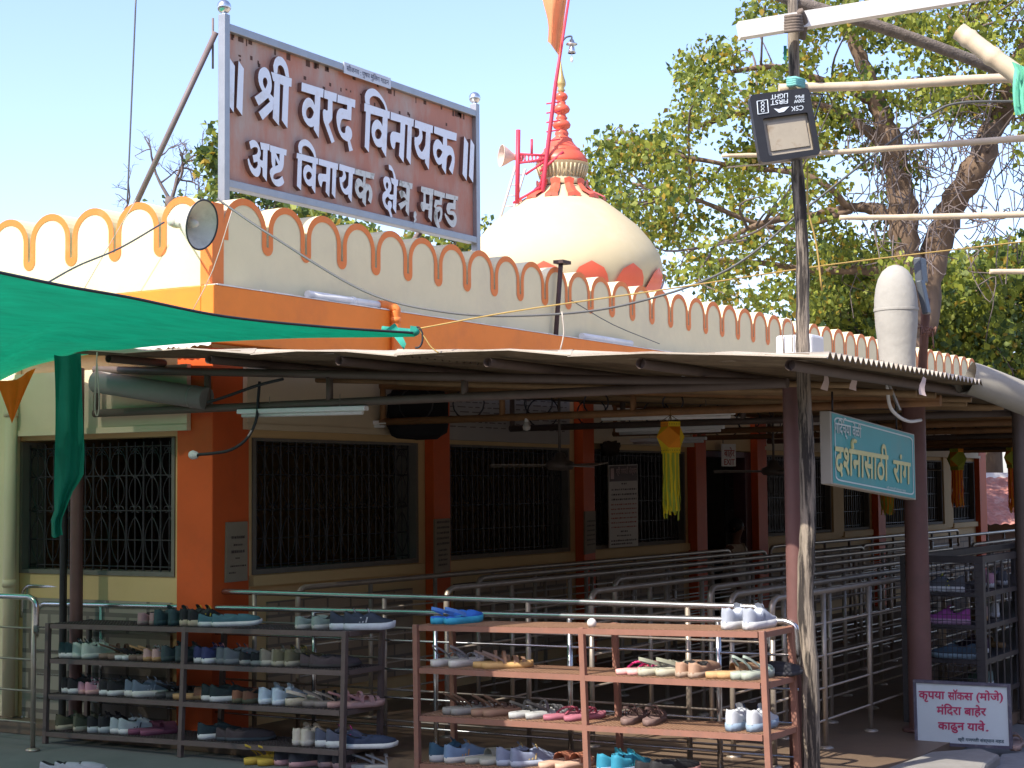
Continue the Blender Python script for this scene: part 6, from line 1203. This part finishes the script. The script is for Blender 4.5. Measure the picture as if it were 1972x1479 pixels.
# ---------------------------------------------------------------- trees
def leafmat(key, col): return mat(key, col, .55, .22, .9, trans=.38, spec=.3)
LEAF = [leafmat('leaf_yellow_green', (.30, .325, .045)), leafmat('leaf_green', (.165, .205, .035)), leafmat('leaf_dark', (.075, .12, .035)), leafmat('leaf_gold', (.38, .26, .035))]
TRUNK = stretch(mat('bark_grey_brown', (.19, .125, .08), .95, .35, 3.5, dirt=(.07, .05, .04), dscale=3, damt=.7, bump=.6), (1, 1, .35))
TWIG = mat('twig_grey', (.16, .125, .11), .9, .3, 6)
def leaves(clumps, per, size, mix, squash=.8):
    """clumps: array (x,y,z,radius); returns verts/faces/mats for kite-shaped leaves"""
    V = []; F = []; M_ = []; o = 0
    for (cx, cy, cz, R) in clumps:
        n = max(6, int(per*(R**2)*rng.uniform(.7, 1.25))); base = rng.random()
        d = rng.normal(size=(n, 3)); d /= np.linalg.norm(d, axis=1)[:, None]; r = R*rng.random((n, 1))**(.45); C_ = np.array([cx, cy, cz])+d*r*np.array([1, 1, squash])
        a = rng.normal(size=(n, 3))+np.array([0, 0, -.9]); a /= np.linalg.norm(a, axis=1)[:, None]; b = np.cross(a, rng.normal(size=(n, 3))); b /= np.linalg.norm(b, axis=1)[:, None]; nn = np.cross(a, b); s = size*rng.uniform(.6, 1.25, (n, 1))
        p0 = C_-a*s*.5; p1 = C_-a*s*.1+b*s*.42+nn*s*.08; p2 = C_+a*s*.62; p3 = C_-a*s*.1-b*s*.42+nn*s*.08
        V.append(np.stack([p0, p1, p2, p3], 1).reshape(-1, 3)); F.append(np.arange(4*n).reshape(-1, 4)+o); o += 4*n
        w = np.array(mix)*np.array([1, 1, 1, 1.0]); k_ = int(base*4) % 4; w[k_] *= 2.6; w /= w.sum(); M_.append(rng.choice(4, n, p=w))
    return np.concatenate(V), np.concatenate(F), np.concatenate(M_)
def mesh_fast(name, V, F, M_, mats, parent):
    V = V-ORG[parent.name]; me = bpy.data.meshes.new(name); me.vertices.add(len(V)); me.vertices.foreach_set('co', V.astype(np.float32).ravel()); me.loops.add(F.size); me.loops.foreach_set('vertex_index', F.astype(np.int32).ravel()); me.polygons.add(len(F)); me.polygons.foreach_set('loop_start', (np.arange(len(F))*4).astype(np.int32)); me.polygons.foreach_set('material_index', M_.astype(np.int32))
    for m_ in mats: me.materials.append(m_)
    me.update(); me.validate(); o = bpy.data.objects.new(name, me); COL.objects.link(o); o.parent = parent; ORG[o.name] = ORG[parent.name]; return o
def wob(pts, amp, k=6):
    P = smooth_path(pts, k); return [p+rng.normal(size=3)*amp*(.3 if i in (0, len(P)-1) else 1) for i, p in enumerate(P)]
def inpoly(x, y, L):
    c = False; j = len(L)-1
    for i in range(len(L)):
        (xi, yi), (xj, yj) = L[i], L[j]
        if (yi > y) != (yj > y) and x < (xj-xi)*(y-yi)/(yj-yi)+xi: c = not c
        j = i
    return c
def tree(name, label, dep, trunks, poly, gaps, n, rad, per, size, mix, cat='tree', dspread=2.5, group=None, extra=None, twigs=60):
    """trunks: lists of (px, py, radius px) up each limb; crown filled inside poly (pixels at distance dep), thinner in gaps"""
    k = dep/3185; t0 = trunks[0][0]; base = pd(t0[0], t0[1], dep); base[2] = 0; t = thing(name, label, cat, base, group)
    m = MB(); tips = []
    for li, L in enumerate(trunks):
        dd = [dep+(rng.uniform(-1, 1)*dspread*.4*(i/len(L)) if li else 0) for i in range(len(L))]
        pts = [pd(x, y, d) for (x, y, r), d in zip(L, dd)]; rs = [r*k for _, _, r in L]; ptsS = smooth_path(pts, 6); rS = np.interp(np.linspace(0, len(L)-1, len(ptsS)), range(len(L)), rs)
        ptsS = [p+rng.normal(size=3)*r*.12 for p, r in zip(ptsS, rS)]
        if li == 0: b = pts[0].copy(); b[2] = 0; ptsS = [b]+ptsS; rS = np.concatenate([[rS[0]*1.25], rS])
        m.tube(ptsS, [float(r*rng.uniform(.9, 1.12)) for r in rS], 10); tips += ptsS[len(ptsS)//3:]
    m.build('trunk', TRUNK, t)
    xs = [p[0] for p in poly]; ys = [p[1] for p in poly]; cl = []; tries = 0
    while len(cl) < n and tries < n*40:
        tries += 1; x, y = rng.uniform(min(xs), max(xs)), rng.uniform(min(ys), max(ys))
        if not inpoly(x, y, poly): continue
        skip = False
        for g_, keep in gaps:
            if inpoly(x, y, g_) and rng.random() > keep: skip = True
        if skip: continue
        d = dep+rng.normal()*dspread*.5; p = pd(x, y, d); cl.append((*p, rad*rng.uniform(.55, 1.2)))
    cl = np.array(cl)
    m = MB(); T_ = np.array(tips)
    for c in cl[:twigs]:
        j = np.argmin(np.linalg.norm(T_-c[:3], axis=1)); a = T_[j]; b = c[:3]; mid = (a+b)/2+rng.normal(size=3)*.12*np.linalg.norm(b-a); L = np.linalg.norm(b-a); P = smooth_path([a, mid, b], 4); m.tube(P, np.linspace(max(.012, .03*min(1, L/2)), .006, len(P)), 5)
    if extra: extra(m, t)
    m.build('branches', TWIG, t)
    V, F, M_ = leaves(cl, per, size, mix); mesh_fast('crown', V, F, M_, LEAF, t); return t
def roots(m, t):                                               # hanging vines round the forked trunks
    for i in range(150):
        x = rng.uniform(1650, 1975); y = rng.uniform(170, 470); d = 27+rng.normal()*1.2; p = pd(x, y, d); P = [p]
        for _ in range(5): P.append(P[-1]+rng.normal(size=3)*np.array([.16, .16, .22])+[0, 0, -.10])
        m.tube(smooth_path(P, 3), .010, 4, cap=False)
tree('peepal_tree', 'big peepal tree with two forked trunks and yellow-green leaves right of the dome', 28,
     [[(1752, 700, 34), (1748, 600, 30), (1745, 500, 27), (1738, 400, 27), (1722, 310, 24), (1700, 230, 20), (1672, 150, 15), (1640, 70, 11), (1630, -20, 9)],
      [(1768, 640, 30), (1800, 500, 28), (1835, 400, 26), (1880, 320, 25), (1915, 240, 24), (1950, 160, 20), (1985, 70, 16), (2040, -60, 12)],
      [(1735, 430, 16), (1690, 405, 12), (1640, 400, 9), (1560, 415, 7), (1470, 430, 6), (1380, 470, 4)], [(1712, 290, 12), (1640, 230, 9), (1560, 200, 8), (1460, 210, 6), (1350, 240, 5)],
      [(1742, 520, 12), (1660, 520, 9), (1560, 520, 7), (1450, 505, 5), (1330, 500, 4)], [(1640, 405, 8), (1560, 340, 6), (1420, 320, 5), (1260, 290, 4), (1170, 270, 3)], [(1690, 200, 10), (1620, 170, 8), (1500, 130, 6), (1400, 140, 4)],
      [(1880, 320, 9), (1905, 250, 7), (1890, 170, 5), (1870, 60, 4)], [(1640, 405, 6), (1500, 440, 5), (1330, 380, 4), (1200, 350, 3)]],
     [(1105, 380), (1128, 285), (1165, 205), (1240, 200), (1268, 215), (1330, 195), (1312, 100), (1345, 80), (1428, 95), (1440, 10), (1470, -120), (2100, -150), (2100, 260), (1990, 300), (1900, 215), (1830, 240), (1760, 300), (1780, 560), (1700, 600), (1540, 610), (1400, 590), (1300, 560), (1262, 470), (1190, 430)],
     [([(1590, 250), (1800, 200), (1980, 240), (1980, 470), (1640, 480)], .10), ([(1290, 440), (1420, 400), (1560, 440), (1560, 520), (1300, 520)], .33), ([(1420, 40), (1520, 40), (1520, 90), (1420, 90)], .5)],
     400, .43, 620, .100, (.52, .30, .10, .08), dspread=4.5, extra=roots, twigs=140)
tree('broadleaf_tree', 'dense green tree behind the far end of the temple at the right edge', 36, [[(1905, 760, 20), (1900, 640, 16), (1890, 560, 12)], [(1900, 640, 12), (1850, 590, 9), (1800, 570, 6)], [(1900, 620, 12), (1960, 560, 9), (2020, 530, 6)]],
     [(1790, 700), (1785, 620), (1815, 560), (1840, 500), (1900, 480), (1990, 470), (2120, 480), (2120, 760), (1800, 740)], [], 230, .62, 380, .14, (.36, .40, .18, .06), dspread=4)
tree('broadleaf_tree', 'lower yellow-green tree filling the gap behind the cement vent', 33, [[(1640, 740, 16), (1645, 640, 12), (1640, 560, 9)], [(1645, 640, 9), (1600, 580, 6)], [(1645, 620, 9), (1700, 570, 6)]],
     [(1560, 690), (1540, 600), (1580, 500), (1640, 475), (1720, 490), (1800, 520), (1800, 720), (1600, 720)], [], 120, .52, 400, .14, (.42, .36, .16, .06), dspread=3)
tree('evergreen_tree', 'dark tree peeping out behind the left post of the temple sign', 26, [[(430, 640, 12), (432, 500, 9), (436, 380, 7), (430, 270, 4)], [(436, 400, 6), (520, 420, 4), (600, 430, 3)]],
     [(396, 420), (392, 330), (388, 285), (405, 240), (425, 250), (470, 330), (560, 380), (640, 405), (700, 440), (700, 520), (400, 520)], [], 130, .36, 480, .11, (.10, .30, .55, .05), dspread=2)
tree('low_tree', 'low leafy treetops showing under the sign board beside the dome', 40, [[(900, 640, 10), (890, 520, 8), (880, 470, 5)], [(890, 520, 6), (800, 490, 4), (720, 470, 3)]],
     [(640, 520), (650, 440), (690, 425), (760, 470), (830, 455), (860, 460), (915, 425), (945, 440), (950, 520)], [], 70, .42, 200, .16, (.30, .40, .25, .05), dspread=2)
# bare twiggy tree far left
rng = np.random.default_rng(5); k = 34/3185
b0 = pd(320, 640, 34); b0[2] = 0; BT = thing('bare_tree', 'leafless grey twiggy tree showing above the left scalloped parapet', 'tree', b0)
m = MB(); tw = MB()
m.tube(smooth_path([b0, pd(318, 520, 34), pd(325, 430, 34), pd(330, 380, 34)], 5), [.2]*6+[.16]*5+[.12]*5, 8)
def grow(p, d, L, r, lv):
    P = [p]
    for _ in range(4): d = d+rng.normal(size=3)*.18; d /= np.linalg.norm(d); P.append(P[-1]+d*L/4)
    (m if lv < 1 else tw).tube(P, np.linspace(r, r*.5, 5), 5 if lv < 2 else 4, cap=False)
    if lv < 4:
        for _ in range(3 if lv < 3 else 2):
            i = rng.integers(1, 5); nd = d*.6+rng.normal(size=3)*.55+np.array([0, 0, .18]); nd /= np.linalg.norm(nd); grow(P[i], nd, L*.62, r*.55, lv+1)
for x, y, dx, dz in ((325, 430, -1, .35), (322, 450, .9, .4), (330, 390, -.5, .7), (330, 385, .6, .5), (318, 470, -1.0, .25), (328, 400, .2, .8)):
    grow(pd(x, y, 34), np.array(CR*dx+np.array([0, 0, dz])), .95, .045, 0)
m.build('trunk', TWIG, BT); tw.build('twigs', TWIG, BT)
V, F, M_ = leaves(np.array([(*pd(x, y, 34), .3) for x, y in ((330, 385), (345, 372), (352, 395), (300, 395), (380, 400), (285, 405), (395, 345))]), 110, .11, (.1, .4, .5, .0)); mesh_fast('crown', V, F, M_, LEAF, BT)
# ---------------------------------------------------------------- house beyond the shed
h0 = pd(1935, 1010, 30); TH = thing('tiled_house', 'low house with weathered red tiled roof seen through the far end of the shed', 'house', (h0[0], h0[1], 0))
TILER = mat('roof_tile_red', (.42, .17, .13), .85, .3, 7, dirt=(.6, .42, .36), dscale=3, damt=.6, bump=.3)
m = MB(); G = []; P0 = pd(1850, 1012, 29.5); ax = CR*3.2; zt = pd(1935, 918, 31.5)[2]; 
for i in range(60):
    t = i/59; row = []
    for j in range(110):
        s_ = j/109; p = P0+ax*s_+_FW*2.2*t; z = P0[2]+(zt-P0[2])*t; row.append([p[0], p[1], z+.028*abs(math.sin(s_*math.pi*18))+.022*((t*12) % 1)])
    G.append(row)
m.grid(G); m.build('roof', TILER, TH)
m = MB(); m.bar(P0+_FW*2.2+[0, 0, zt-P0[2]+.03], P0+ax+_FW*2.2+[0, 0, zt-P0[2]+.03], .2, .12); m.build('ridge', WHITEEDGE, TH)
m = MB(); q0 = P0+_FW*.4; q1 = P0+ax+_FW*.4; m.prism([[*q0[:2], 0], [*q1[:2], 0], [*q1[:2], P0[2]+.1], [*q0[:2], P0[2]+.1]], _FW*1.5); fix_normals(m.build('wall', mat('mud_wall', (.12, .09, .07), .9, .2, 4), TH))
